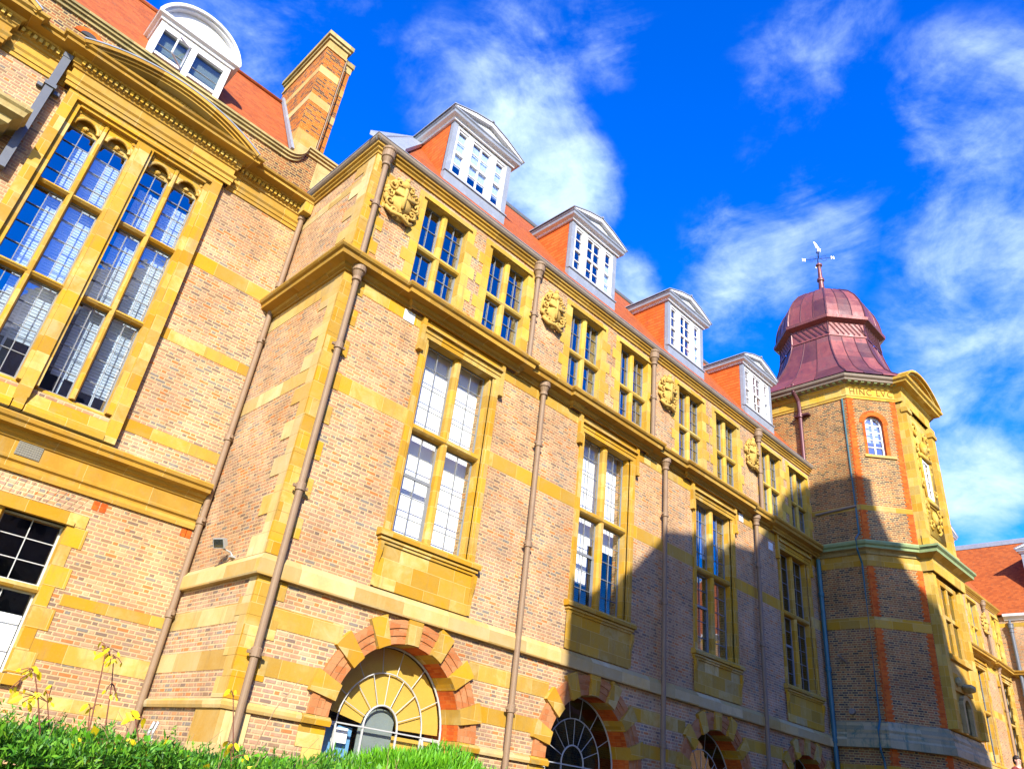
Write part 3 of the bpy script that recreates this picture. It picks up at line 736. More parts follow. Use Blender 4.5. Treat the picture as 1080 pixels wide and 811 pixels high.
def dormer(part, cx, blinds):
    """tile-hung dormer with a white three-light window and a low pediment; local y=0 is its front"""
    at = (cx, 11.1, 0)
    f = MB()
    for sg in (-1, 1): f.box(sg*1.0, sg*.86, -.02, .12, 14.44, 16.1, 1)
    f.box(-.86, .86, -.035, .10, 14.42, 14.50); f.box(-.86, .86, .0, .10, 15.98, 16.1)
    for x in (-.40, .40): f.box(x-.075, x+.075, -.03, .10, 14.5, 15.98)
    f.box(-.855, -.80, -.0, .1, 14.5, 15.98); f.box(.80, .855, .0, .1, 14.5, 15.98)
    L = [(-.80,-.475,14.5,15.98),(-.325,.325,14.5,15.98),(.475,.80,14.5,15.98)]
    for (a,b,c,d) in L:
        f.box(a, b, .02, .07, 15.19, 15.26); f.box(a, a+.035, .03, .07, c, d); f.box(b-.035, b, .03, .07, c, d); f.box(a+.03, b-.03, .03, .07, c, c+.06); f.box(a+.03, b-.03, .03, .07, d-.05, d)
        n = 2 if b-a > .5 else 1
        for i in range(1, n): x = a+(b-a)*i/n; f.box(x-.02, x+.02, .035, .068, c, d)
        for z in (14.86, 15.60): f.box(a, b, .037, .066, z-.013, z+.013)
    w = part(f, 'dormer', ['white_paint', 'lead'], at=at)
    sub = lambda mb, nm, mt, parent=None, **k: mb.build(nm, mt, w, k.get('smooth', False), (0,0,0))
    panes(sub, w, L, .06, 'blue_glass')
    for (a,b,c,d) in blinds:
        q = MB(); q.box(a, b, .10, .11, c, d); sub(q, 'blind', 'blind_white')
    for sg in (-1, 1):
        q = MB(); q.prism([(sg*1.0,.10,13.75),(sg*1.0,.10,16.11),(sg*1.0,1.55,16.11)], (-sg*.07,0,0)); sub(q, 'cheek', 'hung_tile')
    q = MB(); q.prism([(-1.01,-.045,13.55),(-1.01,-.045,14.40),(-1.01,.10,14.42),(-1.01,.10,13.55)], (2.02,0,0)); q.box(-1.03, 1.03, -.075, .0, 14.385, 14.42)
    sub(q, 'apron', 'lead')
    q = MB(); q.box(-.98, .98, .12, .14, 13.9, 16.05); q.v = [(x, y+1.0 if y > .13 else y+.6, z) for x, y, z in q.v]; sub(q, 'room_back', 'dark_interior')
    h = MB()
    h.sweep([(0,16.08),(.05,16.08),(.07,16.14),(.16,16.17),(.17,16.24),(.20,16.27),(.20,16.31),(0,16.33)], [(-1.0,1.75),(-1.0,-.02),(1.0,-.02),(1.0,1.75)], 0)
    for q_ in range(len(h.f)):
        if min(h.v[i][2] for i in h.f[q_]) >= 16.165: h.m[q_] = 1
    # raking mouldings of the pediment with a recessed tympanum
    for sg in (-1, 1):
        h.prism([(sg*1.22,-.23,16.312),(sg*1.12,-.23,16.312),(0,-.23,16.62),(0,-.23,16.72),(sg*.55,-.23,16.58)], (0,.16,0))
    h.prism([(-1.12,-.12,16.312),(1.12,-.12,16.312),(0,-.12,16.62)], (0,.08,0))
    h.prism([(-.7,-.14,16.34),(.7,-.14,16.34),(0,-.14,16.53)], (0,.015,0))
    sub(h, 'pediment', ['white_paint', 'lead'])
    r = MB()
    r.prism([(-1.24,-.25,16.315),(-.55,-.25,16.60),(0,-.25,16.74),(.55,-.25,16.60),(1.24,-.25,16.315),(1.24,-.25,16.345),(.55,-.25,16.63),(0,-.25,16.775),(-.55,-.25,16.63),(-1.24,-.25,16.345)], (0,2.4,0))
    r.prism([(-1.18,-.05,16.32),(0,-.05,16.72),(1.18,-.05,16.32)], (0,2.2,0))
    r.tube([(0,-.27,16.78),(0,2.1,16.78)], .035, 8)
    sub(r, 'dormer_roof', 'lead')
    return w
# ================================================================== the museum range
B1 = thing('museum_range', 'four-bay brick museum range with tall stone windows, four dormers and a red roof', 'building', (XW, Y0, 0))
part = parter(B1)
BAY = [7.9, 12.75, 17.5, 22.2]
UPW = [6.88, 8.85, 11.68, 13.68, 16.40, 18.37, 21.12, 22.98]
ARC = [7.86, 12.68, 17.42, 22.1]

def facade_wall(mb, x0, x1, bays, ups, arcs, ztop=13.0):
    holes = [(c-.9-x0, c+.9-x0, 5.3, 9.5) for c in bays] + [(c-.66-x0, c+.66-x0, 10.18, 12.66) for c in ups]
    holes += [(c-1.5-x0, c+1.5-x0, 0.0, ZS) for c in arcs]
    wall(mb, (x0, Y0), (x1, Y0), 0, ztop, holes, [(c-x0, ZS, 1.5) for c in arcs], th=.42)
w = MB(); facade_wall(w, XW, XT+.3, BAY, UPW, ARC); part(w, 'facade_wall', 'pink_brick')
w = MB(); wall(w, (XW, 16.98), (XW, Y0+.42), 0, 13.0, th=.42); part(w, 'return_wall', 'pink_brick')
w = MB(); wall(w, (XT+.3, 17.4), (XW, 17.4), 0, 13.0, th=.42); part(w, 'rear_wall', 'pink_brick')
w = MB(); w.box(XT+.1, XT+.3, Y0+.43, 16.97, 0, 13.0); part(w, 'end_wall', 'pink_brick')
for zf in (4.25, 10.15, 12.99):
    w = MB(); w.box(XW+.42, XT, Y0+.43, 17.0, zf-.15, zf); part(w, 'floor_slab', 'dark_interior')

MAINPATH = [(XW, YL), (XW, Y0)]
def breaks(bays, x_end, half=1.47, dep=.09):
    p = []
    for c in bays: p += [(c-half, Y0), (c-half, Y0-dep), (c+half, Y0-dep), (c+half, Y0)]
    return [q for q in p if q[0] < x_end] + [(x_end, Y0)]
CORN = [(0,9.80),(.05,9.80),(.05,9.84),(.10,9.87),(.12,9.92),(.28,9.945),(.29,10.02),(.335,10.05),(.36,10.09),(.36,10.125),(.345,10.135),(0.01,10.19)]
s = MB(); s.sweep(CORN, MAINPATH[:2] + breaks(BAY, XT), 0, False, 1); part(s, 'main_cornice', ['cornice_stone', 'lead'])
STRING = [(0,4.115),(.10,4.115),(.11,4.14),(.11,4.34),(.03,4.44),(0,4.45)]
s = MB(); s.sweep(STRING, [(XW,YL),(XW,Y0),(XT,Y0)]); part(s, 'string_course', 'string_stone')
EAVE = [(0,12.86),(.035,12.86),(.04,12.91),(.08,12.94),(.09,12.985),(.13,13.0),(.14,13.03),(0,13.035)]
s = MB(); s.sweep(EAVE, [(XW,YL+.5),(XW,Y0),(XT,Y0)]); part(s, 'eaves_moulding', 'cornice_stone')
GUT = [(.03,13.04),(.13,13.04),(.17,13.06),(.20,13.10),(.205,13.16),(.17,13.16),(.15,13.10),(0,13.10)]
s = MB(); s.sweep(GUT, [(XW,YL+.5),(XW,Y0),(XT,Y0)], 0); s.sweep([(.165,13.161),(.215,13.161),(.215,13.175),(.165,13.175)], [(XW,YL+.5),(XW,Y0),(XT,Y0)], 1); part(s, 'gutter', ['gutter_dark', 'lead'])
# plinth moulding, broken by the arches
PL = [(0,2.29),(.06,2.29),(.075,2.33),(.075,2.38),(.03,2.415),(0,2.42)]
s = MB(); s.sweep(PL, [(XW,YL),(XW,Y0),(ARC[0]-1.77,Y0)])
for a, b in zip(ARC, ARC[1:] + [XT+1.77]): s.sweep(PL, [(a+1.77,Y0),(b-1.77,Y0)])
each(part, s, 'plinth_moulding', 'string_stone')
# stone bands between the openings and quoins at the corner
s = MB()
xs = [XW]
edges = [XW] + [v for c in BAY for v in (c-1.06, c+1.06)] + [XT]
for k in range(0, len(edges), 2): strip(s, (edges[k],Y0), (edges[k+1],Y0), 7.47, 7.78)
for k in range(0, len(edges), 2): strip(s, (edges[k],Y0), (edges[k+1],Y0), 9.54, 9.798, .008)
ed2 = [XW] + [v for c in ARC for v in (c-1.3, c+1.3)] + [XT]
def arch_x(z, r=1.70): return math.sqrt(max(0, r*r-(z-ZS)**2))
for z0, z1 in ((3.45,3.74),(2.79,3.05)):
    for k in range(0, len(ed2), 2):
        a = ed2[k] + (0 if k == 0 else -1.3+arch_x(z0)); b = ed2[k+1] - (0 if k+1 == len(ed2)-1 else -1.3+arch_x(z0))
        strip(s, (a,Y0), (b,Y0), z0, z1)
each(part, s, 'stone_band', 'band_stone')
s = MB()
for z0, z1 in ((3.46,3.74),(2.80,3.08),(7.50,7.80),(12.23,12.47)): strip(s, (XW,YL), (XW,Y0+.02), z0, z1)
strip(s, (XW,YL), (XW,Y0+.02), 9.45, 9.798, .008)
each(part, s, 'stone_band', 'pale_stone')
def quoins(name, z0, z1, h, a0, a1, b0, b1, mat):
    """corner blocks lapping both faces: a on the return, b on the front"""
    s = MB(); n = max(1, round((z1-z0)/h)); hh = (z1-z0)/n
    for k in range(n):
        la, lb = (a0, b1) if k % 2 else (a1, b0)
        zz0, zz1 = z0+k*hh+.002, z0+(k+1)*hh-.002
        s.box(XW-.014, XW+lb, Y0-.014, Y0+.05, zz0, zz1, 0); s.box(XW-.0145, XW+.05, Y0+.052, Y0+la, zz0, zz1, 1)
    part(s, name, ['ochre_stone', 'pale_stone'])
quoins('corner_quoins', 4.455, 9.79, .33, .30, .62, .32, .46, None)
quoins('corner_quoins', 2.425, 4.11, .30, .26, .42, .30, .48, None)
quoins('corner_quoins', 10.20, 12.855, .30, .38, .74, .36, .50, None)
s = MB(); s.box(XW-.03, XW+.42, Y0-.03, Y0+.75, 0, 2.285); part(s, 'plinth_block', 'pale_stone')
for x, y0_, z0_, ww, hh in ((6.45,Y0,9.53,.26,.24),(14.35,Y0,9.56,.28,.22),(19.02,Y0,9.55,.24,.24),(20.75,Y0,9.2,.26,.24)):
    s = MB(); s.box(x-ww/2, x+ww/2, y0_-.016, y0_+.03, z0_, z0_+hh); part(s, 'patched_stone', 'grey_plaque' if x != 14.35 else 'pale_stone')

# windows
blinds = [[(-.98,.0,5.44,9.4),(.003,.98,5.44,9.4)], [(-.98,.0,6.25,9.4),(.003,.98,7.2,9.4)], [(-.84,-.3,8.0,9.4),(.08,.6,8.3,9.4)], []]
glassk = ['clear_glass', 'clear_glass', 'blue_glass', 'dark_glass']
for c, b, g in zip(BAY, blinds, glassk): big_window(part, c, Y0, g, b)
u0 = upper_window(part, UPW[0], Y0, 'blue_glass')
for k, c in enumerate(UPW[1:]): copy_tree(u0, B1, Vector((c, Y0, 0))-Vector(B1.location))
a0 = arch(part, ARC[0], Y0, True)
a1 = arch(part, ARC[1], Y0, False)
for c in ARC[2:]: copy_tree(a1, B1, Vector((c, Y0, 0))-Vector(B1.location))
for k, (cx, cz) in enumerate(((5.66,12.06),(10.36,12.05),(15.19,12.05),(19.82,12.0))): coat_of_arms(part, cx, Y0, cz, 3+k)
for x, cz in ((5.10,(8.2,5.55,3.05)),(10.24,(8.42,6.18,3.1)),(15.0,(8.4,6.2,3.1)),(19.7,(8.4,6.2,3.1))):
    downpipe(part, x, Y0-.13, 0.0, 9.93, 'pipe_brown', True, cz)
for x in (5.08, 9.68, 14.43, 20.17): downpipe(part, x, Y0-.11, 10.17, 12.88, 'pipe_brown', True, (11.55,))
s = MB(); downpipe(part, XW-.10, YL-.10, 0.0, 12.75, 'pipe_brown', True, (10.6,9.2,7.0,5.35,3.72), wallside=(1,0))
downpipe(part, XT-.14, Y0-.13, 0.0, 9.75, 'pipe_teal', False, (8.6,6.3,4.3), r=.07)

# roof: steep slopes, hipped at the left end
zr, sl = 13.12, 1.43
def zroof(y): return zr+(y-10.38)*sl
r = MB(); A=(4.74,10.34,zr-.04); Bp=(24.6,10.34,zr-.04); rid0=(7.75,13.9,18.15); rid1=(24.6,13.9,18.15); Cc=(4.74,17.46,zr-.04); Dd=(24.6,17.46,zr-.04)
r.add([A,Bp,rid1,rid0,Cc,Dd], [(0,1,2,3),(0,3,4),(3,2,5,4),(1,5,2),(0,4,5,1)])
ROOF = part(r, 'roof', 'roof_tile')
sub = lambda mb, nm, mt, **k: mb.build(nm, mt, ROOF, k.get('smooth', False), (0,0,0))
h = MB(); h.tube([A, (A[0]+.75, A[1]+.89, A[2]+1.29), rid0], .06, 10); h.prism([(4.6,10.5,13.16),(5.4,10.36,13.2),(7.9,13.75,18.0),(7.5,14.0,18.0)], (0,0,.12)); sub(h, 'hip_flashing', 'lead')
h = MB(); h.tube([rid0, rid1], .09, 10); h.box(7.75, 24.6, 13.86, 13.94, 18.15, 18.27); sub(h, 'ridge_capping', 'dark_lead')
DOR = [7.89, 12.39, 17.07, 21.66]
d0 = dormer(part, DOR[0], [(-.80,-.475,14.86,15.9),(-.325,.325,14.86,15.9),(.475,.80,14.8,15.9)])
d1 = dormer(part, DOR[1], [(.475,.80,14.5,15.55)])
copy_tree(d1, B1, Vector((DOR[2], 11.1, 0))-Vector(B1.location)); copy_tree(d1, B1, Vector((DOR[3], 11.1, 0))-Vector(B1.location))

# ================================================================== left wing
B2 = thing('entrance_wing', 'tall brick wing with paired traceried windows under curved stone pediments', 'building', (-2, YL, 0))
part = parter(B2)
LX = -7.0
w = MB()
wall(w, (LX,YL), (XW,YL), 0, 13.0, [(0.1-LX,2.8-LX,6.55,12.1),(0.0-LX,2.85-LX,2.4,4.66),(-4.25-LX,-1.55-LX,6.55,12.1),(-4.25-LX,-1.55-LX,2.4,4.66)], th=.45); part(w, 'wing_wall', 'pink_brick')
w = MB(); w.box(LX, XW-.01, YL+3.2, YL+3.3, 0, 14.0); part(w, 'rear_wall', 'dark_interior')
w = MB(); w.box(LX, LX+.2, YL+.46, YL+3.19, 0, 13.0); part(w, 'end_wall', 'pink_brick')
for zf in (5.9, 12.9):
    w = MB(); w.box(LX, XW-.01, YL+.46, YL+3.2, zf-.2, zf); part(w, 'floor_slab', 'dark_interior')
def wing_window(ox):
    f = -.13                       # the bay stands this far in front of the brickwork
    s = MB()
    for x0, x1 in ((-.08,.10),(2.78,2.98)): s.box(x0, x1, f, .3, 6.1, 12.28)
    for x0, x1 in ((.10,.2),(2.68,2.78)): s.box(x0, x1, f+.07, .3, 6.60, 12.02)
    s.box(.102, 2.778, f, .3, 12.02, 12.28); s.box(.2, 2.68, f+.05, .3, 11.95, 12.018)
    s.box(1.28, 1.34, f+.05, .3, 6.6, 11.948); s.box(1.54, 1.60, f+.05, .3, 6.6, 11.948); s.box(1.342, 1.538, f, .3, 6.25, 11.948); s.box(1.36, 1.52, f-.03, .1, 6.11, 6.35)
    s.prism([(.10,.3,6.1),(.10,f-.02,6.1),(.10,f-.02,6.18),(.10,f+.02,6.25),(.10,.06,6.60),(.10,.10,6.64),(.10,.3,6.66)], (1.24,0,0)); s.prism([(1.54,.3,6.1),(1.54,f-.02,6.1),(1.54,f-.02,6.18),(1.54,f+.02,6.25),(1.54,.06,6.60),(1.54,.10,6.64),(1.54,.3,6.66)], (1.24,0,0))
    for x0 in (.2, 1.6):
        mx = x0+.54
        s.prism([(mx-.05,.26,6.64),(mx-.05,.05,6.64),(mx-.02,.0,6.64),(mx+.02,.0,6.64),(mx+.05,.05,6.64),(mx+.05,.26,6.64)], (0,0,5.31))
        for z in (8.42, 10.15): s.prism([(x0,.26,z),(x0,.05,z),(x0,.005,z+.04),(x0,.05,z+.09),(x0,.26,z+.09)], (1.08,0,0))
        for c, hw in ((x0+.245,.245),(x0+.835,.245)):      # cusped heads: moulded arch, sunk panel and boss
            s.box(c-hw, c+hw, .16, .27, 11.62, 11.95)
            K = 12
            for k in range(K):
                t0, t1 = PI*k/K, PI*(k+1)/K
                s.prism([(c+hw*math.cos(t0),.02,11.62+hw*math.sin(t0)),(c+hw*math.cos(t1),.02,11.62+hw*math.sin(t1)),(c+hw*math.cos(t1),.02,11.95),(c+hw*math.cos(t0),.02,11.95)], (0,.15,0))
            s.tube([(c+(hw-.03)*math.cos(PI*k/12),.03,11.62+(hw-.03)*math.sin(PI*k/12)) for k in range(13)], .032, 8)
            blob(s, (c,.14,11.70), (.06,.045,.05), 10, 0, int(c*100))
            s.tube([(c+sg*.14, .155, 11.66) for sg in (-1,1)], .018, 6)
        for c in (x0, x0+.54, x0+1.08): blob(s, (min(max(c,x0+.03),x0+1.05),.02,11.90), (.05,.03,.05), 8, 0, int(c*77)+5)
    W = part(s, 'bay_window', 'ochre_stone', at=(ox, YL, 0))
    sub = lambda mb, nm, mt, parent=None, **k: mb.build(nm, mt, W, False, (0,0,0))
    L = []; b = MB(); bl = MB()
    for x0 in (.2, 1.6):
        for a, c in ((x0, x0+.49), (x0+.59, x0+1.08)):
            for z0, z1, rows in ((6.66,8.42,4),(8.51,10.15,4),(10.24,11.63,4)):
                L.append((a,c,z0,z1)); glazing(b, a, c, z0, z1, .18, 2, rows, .013, .02)
    sub(b, 'glazing_bars', 'glazing_lead'); panes(sub, W, L, .20, 'blue_glass')
    q = MB()
    for x0, x1, za, zb in ((.45,1.27,8.6,11.4),(.55,1.27,7.4,8.5),(1.72,2.13,7.1,11.3),(2.26,2.68,7.0,11.3)):
        z = za
        while z < zb: q.box(x0, x1, .36, .385, z, z+.046); z += .06
        q.box(x0, x1, .36, .39, za-.05, za-.01); q.box((x0+x1)/2-.02, (x0+x1)/2+.02, .35, .355, za-.35, zb)
    sub(q, 'slatted_blind', 'blind_white')
    return W
wing_window(0.0)
def low_window(ox):
    s = MB()
    s.box(-.35, 3.08, -.02, .3, 4.66, 4.86); s.box(-.05, 2.9, -.05, .05, 4.655, 4.72)
    for sg, e in ((-1, 0.0), (1, 2.82)):
        for k in range(7):
            z0 = 2.45+k*.315; wd = .18 if k % 2 else .32
            s.box(e, e+sg*wd, -.014, .3, z0+.002, z0+.313)
    for x in (.94, 1.88): s.prism([(x-.055,.26,2.4),(x-.055,.07,2.4),(x-.02,.02,2.4),(x+.02,.02,2.4),(x+.055,.07,2.4),(x+.055,.26,2.4)], (0,0,2.26))
    s.prism([(.0,.26,3.58),(.0,.07,3.58),(.0,.03,3.62),(.0,.07,3.68),(.0,.26,3.68)], (2.82,0,0))
    s.box(-.2, 3.02, -.10, .3, 2.28, 2.42)
    W = part(s, 'ground_window', 'ochre_stone', at=(ox, YL, 0))
    sub = lambda mb, nm, mt, parent=None, **k: mb.build(nm, mt, W, False, (0,0,0))
    b = MB(); L = []
    for a, c in ((0,.885),(.995,1.825),(1.935,2.82)):
        for z0, z1, rows in ((2.42,3.58,3),(3.68,4.66,3)): L.append((a,c,z0,z1)); glazing(b, a, c, z0, z1, .19, 2, rows, .014, .03)
    sub(b, 'glazing_bars', 'glazing_white'); panes(sub, W, L, .205, 'clear_glass')
    q = MB(); q.box(1.0, 2.8, .32, .33, 2.42, 3.25); sub(q, 'blind', 'blind_white')  # white sheet stands in for the bright reflection in the lower panes
low_window(0.0)
copies = [o for o in list(B2.children) if o.name.split('.')[0] in ('bay_window', 'ground_window')]
for o in copies: copy_tree(o, B2, o.location+Vector((-4.35,0,0)))
# voussoir brick panel over the ground window, bands, patch bricks
s = MB()
for z0, z1 in ((10.10,10.41),(8.37,8.60),(6.45,6.67)): strip(s, (2.985,YL), (XW-.0,YL), z0, z1, .008)
for z0, z1, x in ((3.48,3.65,3.14),(2.68,2.95,3.0),(2.05,2.23,3.0)): strip(s, (x,YL), (XW,YL), z0, z1, .008)
each(part, s, 'stone_band', 'band_stone')
s = MB()
for x, z in ((3.05,5.0),(3.17,5.0),(4.55,5.02),(4.64,5.02)): s.box(x, x+.10, YL-.008, YL+.02, z, z+.15)
each(part, s, 'patch_brick', 'orange_brick')
s = MB()
for k in range(27): 
    x = .0+k*.105; t = (x-1.4)*.12
    s.prism([(x,YL-.007,4.87),(x+.088,YL-.007,4.87),(x+.088+t,YL-.007,5.14),(x+t,YL-.007,5.14)], (0,.02,0))
each(part, s, 'arch_brick', 'pink_brick')
# string cornice with frieze
WS = [(0,5.18),(.05,5.18),(.06,5.24),(.03,5.30),(.03,5.33),(.07,5.36),(.07,5.40),(.03,5.42),(.03,5.66),(.06,5.68),(.08,5.73),(.12,5.75),(.14,5.80),(.26,5.82),(.27,5.88),(.31,5.91),(.32,5.97),(.305,5.99),(0,6.06)]
s = MB(); s.sweep(WS, [(LX,YL),(XW-.16,YL)], 0, False, 1); part(s, 'wing_string', ['cornice_stone', 'lead'])
s = MB(); s.box(1.70, 2.06, YL-.045, YL-.02, 5.45, 5.68)
for i in range(10):
    for j in range(6): s.box(1.715+i*.034, 1.735+i*.034, YL-.052, YL-.044, 5.46+j*.037, 5.48+j*.037)
part(s, 'air_vent', 'vent_grey')
# entablature: architrave, frieze, dentils and cornice, breaking forward over the bays
def ent_path():
    p = [(LX,YL)]
    for ox in (-4.35, 0.0): p += [(ox-.17,YL),(ox-.17,YL-.14),(ox+3.08,YL-.14),(ox+3.08,YL)]
    return p + [(XW,YL)]
EN = [(0,12.16),(.03,12.16),(.03,12.24),(.05,12.25),(.05,12.33),(.08,12.37),(.08,12.41),(.02,12.43),(.02,12.58),(.05,12.60),(.06,12.64),(.09,12.66),(.09,12.77),(.13,12.79),(.15,12.82),(.34,12.84),(.35,12.89),(.40,12.92),(.42,12.96),(.40,12.975),(0,13.05)]
s = MB(); s.sweep(EN, ent_path(), 0, False, 1); part(s, 'entablature', ['cornice_stone', 'lead'])
s = MB()
def dent(x0, x1, y):
    x = x0
    while x < x1: s.box(x, x+.055, y-.14, y-.088, 12.675, 12.765); x += .10
dent(3.12, XW-.05, YL); dent(-.12, 3.03, YL-.14); dent(-1.24, -.2, YL); dent(-4.4, -1.3, YL-.14); s.box(XW-.22, XW-.02, YL-.34, YL-.1, 12.55, 12.82)
each(part, s, 'dentil', 'yellow_stone')
def pediment(ox):
    """segmental pediment: curved raking cornice, sunk tympanum and a second row of dentils"""
    cx = 1.53+ox; hw = 1.80; zb = 12.98; rise = .47; R = (hw*hw+rise*rise)/(2*rise); zc = zb+rise-R
    t0 = math.asin(hw/R); N = 26; s = MB()
    def ring(rad, y0, y1, th):
        for k in range(N):
            a = -t0+2*t0*k/N; b = -t0+2*t0*(k+1)/N
            q = [(cx+rad*math.sin(a),y0,zc+rad*math.cos(a)),(cx+rad*math.sin(b),y0,zc+rad*math.cos(b)),(cx+(rad-th)*math.sin(b),y0,zc+(rad-th)*math.cos(b)),(cx+(rad-th)*math.sin(a),y0,zc+(rad-th)*math.cos(a))]
            s.prism(q, (0,y1-y0,0))
    f = YL-.14
    ring(R, f-.43, f+.3, .07); ring(R-.07, f-.38, f+.3, .05); ring(R-.12, f-.33, f+.3, .05); ring(R-.17, f-.12, f+.3, .06)
    M = 40
    for k in range(M):
        a = -t0*.83+2*t0*.83*k/M; rr_ = R-.235
        x, z = cx+rr_*math.sin(a), zc+rr_*math.cos(a)
        s.box(x, x+.045, f-.16, f-.09, z-.04, z+.03)
    pts = [(cx+(R-.23)*math.sin(-t0+2*t0*k/N), f-.03, zc+(R-.23)*math.cos(-t0+2*t0*k/N)) for k in range(N+1)]
    pts = [p for p in pts if p[2] > zb]
    s.prism(pts, (0,.3,0))
    o = part(s, 'curved_pediment', 'cornice_stone')
    l = MB()
    for k in range(N):
        a = -t0+2*t0*k/N; b = -t0+2*t0*(k+1)/N; r1, r0 = R+.03, R+.002
        l.prism([(cx+r1*math.sin(a),f-.44,zc+r1*math.cos(a)),(cx+r1*math.sin(b),f-.44,zc+r1*math.cos(b)),(cx+r0*math.sin(b),f-.44,zc+r0*math.cos(b)),(cx+r0*math.sin(a),f-.44,zc+r0*math.cos(a))], (0,.9,0))
    l.build('lead_cover', 'lead', o, False, (0,0,0))
pediment(0.0); pediment(-4.35)
# parapet with its swept-up end
def parapet_top(x):
    if x < 4.15: return 14.52
    if x < 4.62: t = (x-4.15)/.47; return 14.52-.0+ .13*math.sin(t*PI*.5)*0 + .5*(1-math.sqrt(max(0,1-t*t)))
    return 15.02
xs = [LX, 4.15] + [4.15+.47*k/10 for k in range(1, 10)] + [4.62, 4.63, 5.75]
s = MB(); poly = [(x, 13.8, parapet_top(x)-.12) for x in xs] + [(5.75,13.8,12.7),(LX,13.8,12.7)]
s.prism(poly, (0,.4,0)); part(s, 'parapet', 'brown_brick')
s = MB()
for o, t, base in ((.05,.08,-.20),(.10,.065,-.119),(.14,.06,-.053)):
    s.prism([(x, 13.8-o, parapet_top(x)+base) for x in xs] + [(x, 13.8-o, parapet_top(x)+base+t) for x in reversed(xs)], (0,.4+2*o,0))
s.box(4.95, 5.4, 13.79, 13.85, 13.95, 14.89, 0)
part(s, 'parapet_coping', 'mossy_stone')
s = MB()
s.prism([(-.25+.28*math.cos(PI*k/10),13.78,14.02+.20*math.sin(PI*k/10)) for k in range(11)] + [(-.25+.16*math.cos(PI*k/10),13.78,14.02+.11*math.sin(PI*k/10)) for k in range(10,-1,-1)], (0,.05,0)); part(s, 'drain_arch', 'orange_brick')
s = MB(); s.prism([(-.25+.16*math.cos(PI*k/10),13.775,14.02+.11*math.sin(PI*k/10)) for k in range(11)], (0,.04,0)); part(s, 'drain_mouth', 'dark_interior')
s = MB(); rr = random.Random(4)
for k in range(9): blob(s, (-.55+.06*k, 13.60+rr.uniform(-.04,.06), 13.20+rr.uniform(0,.05)), (.07,.07,.07), 7, 0, k)
part(s, 'leaf_guard', 'lead')
# square lead downpipe between the bays with a clamp
s = MB(); s.box(-.42, -.285, YL-.20, YL-.06, 9.9, 12.75); s.box(-.45, -.255, YL-.225, YL-.02, 11.87, 11.95); s.box(-.54, -.45, YL-.08, YL-.0, 11.87, 11.94); s.box(-.255, -.16, YL-.08, YL, 11.86, 11.93)
s.box(-.43, -.275, YL-.21, YL-.03, 12.66, 12.76)
part(s, 'lead_downpipe', 'lead_pipe_grey')
# stone oriel roof standing forward of the wall beside that pipe
s = MB()
s.sweep([(0,10.2),(.05,10.2),(.08,10.3),(.08,10.42),(.20,10.50),(.22,10.60),(.34,10.66),(.36,10.76),(.40,10.80),(.40,10.86),(.0,10.95)], [(-2.6,YL),(-2.6,12.98),(-.75,12.98),(-.75,YL)]); s.box(-2.6, -.751, 12.98, YL, 10.2, 10.93)
s.box(-2.5, -.85, 13.0, YL-.01, 6.6, 10.2)
part(s, 'stone_oriel', 'mossy_stone')
# roof, dormer with a segmental head, chimney
r = MB(); x0, x1 = LX, 4.86
r.add([(x0,13.9,14.5),(x1,13.9,14.5),(x1,16.3,18.3),(x0,16.3,18.3),(x0,18.7,14.5),(x1,18.7,14.5)], [(0,1,2,3),(3,2,5,4),(1,5,2),(0,3,4),(0,4,5,1)])
RF = part(r, 'roof', 'roof_tile')
s = MB(); s.tube([(x0,16.3,18.33),(x1,16.3,18.33)], .07, 8); s.build('ridge_tiles', 'roof_tile', RF, True)
s = MB(); s.prism([(4.30,14.1,14.9),(4.30,16.35,18.45),(4.30,16.35,18.62),(4.30,14.0,14.95)], (.08,0,0)); s.build('flashing', 'lead', RF)
s = MB(); cx0, cx1, cy0, cy1 = 4.38, 4.97, 14.3, 16.75
def cband(z0, z1, m, pr=0.0):
    s.box(cx0-pr, cx1+pr, cy0-pr, cy1+pr, z0, z1, m)
cband(14.0, 15.95, 1); cband(15.951, 17.0, 0); cband(17.001, 17.28, 1, .006); cband(17.281, 18.12, 0); cband(18.121, 18.38, 1, .006); cband(18.381, 19.12, 0); cband(19.121, 19.2, 1, .03); cband(19.201, 19.44, 1, .012); cband(19.441, 19.54, 2, .06); cband(19.541, 19.68, 2, .11)
def c2(z0, z1, m, pr=0.0): s.box(cx1+.0+.02, 5.26+pr, cy0+.16-pr, cy1-.2, z0, z1, m)
c2(14.0, 15.75, 1); c2(15.751, 16.9, 0); c2(16.901, 17.15, 1, .005); c2(17.151, 18.0, 0); c2(18.001, 18.25, 1, .005); c2(18.251, 18.95, 0); c2(18.951, 19.2, 1, .02); c2(19.201, 19.36, 2, .06)
s.tube([(cx1+.03, cy0-.02, 14.6), (cx1+.03, cy0-.02, 19.1)], .02, 6, 3)
s.build('chimney', ['chimney_brick', 'pale_stone', 'mossy_stone', 'pipe_brown'], RF)
f = MB(); yd = 14.0; dl, dr = .70, 2.37; dm = (dl+dr)/2
f.box(dl, dl+.13, yd-.03, yd+.12, 14.39, 15.85); f.box(dr-.13, dr, yd-.03, yd+.12, 14.39, 15.85); f.box(dm-.07, dm+.07, yd-.02, yd+.1, 14.39, 15.69); f.box(dl, dr, yd-.025, yd+.1, 15.67, 15.85); f.box(dl+.1, dr-.1, yd, yd+.08, 14.91, 14.99)
f.box(dl, dl+.06, yd+.12, yd+1.4, 14.39, 15.85); f.box(dr-.06, dr, yd+.12, yd+1.4, 14.39, 15.85)
f.sweep([(0,15.85),(.04,15.85),(.06,15.91),(.13,15.94),(.14,16.00),(0,16.03)], [(dl,yd+1.4),(dl,yd-.03),(dr,yd-.03),(dr,yd+1.4)])
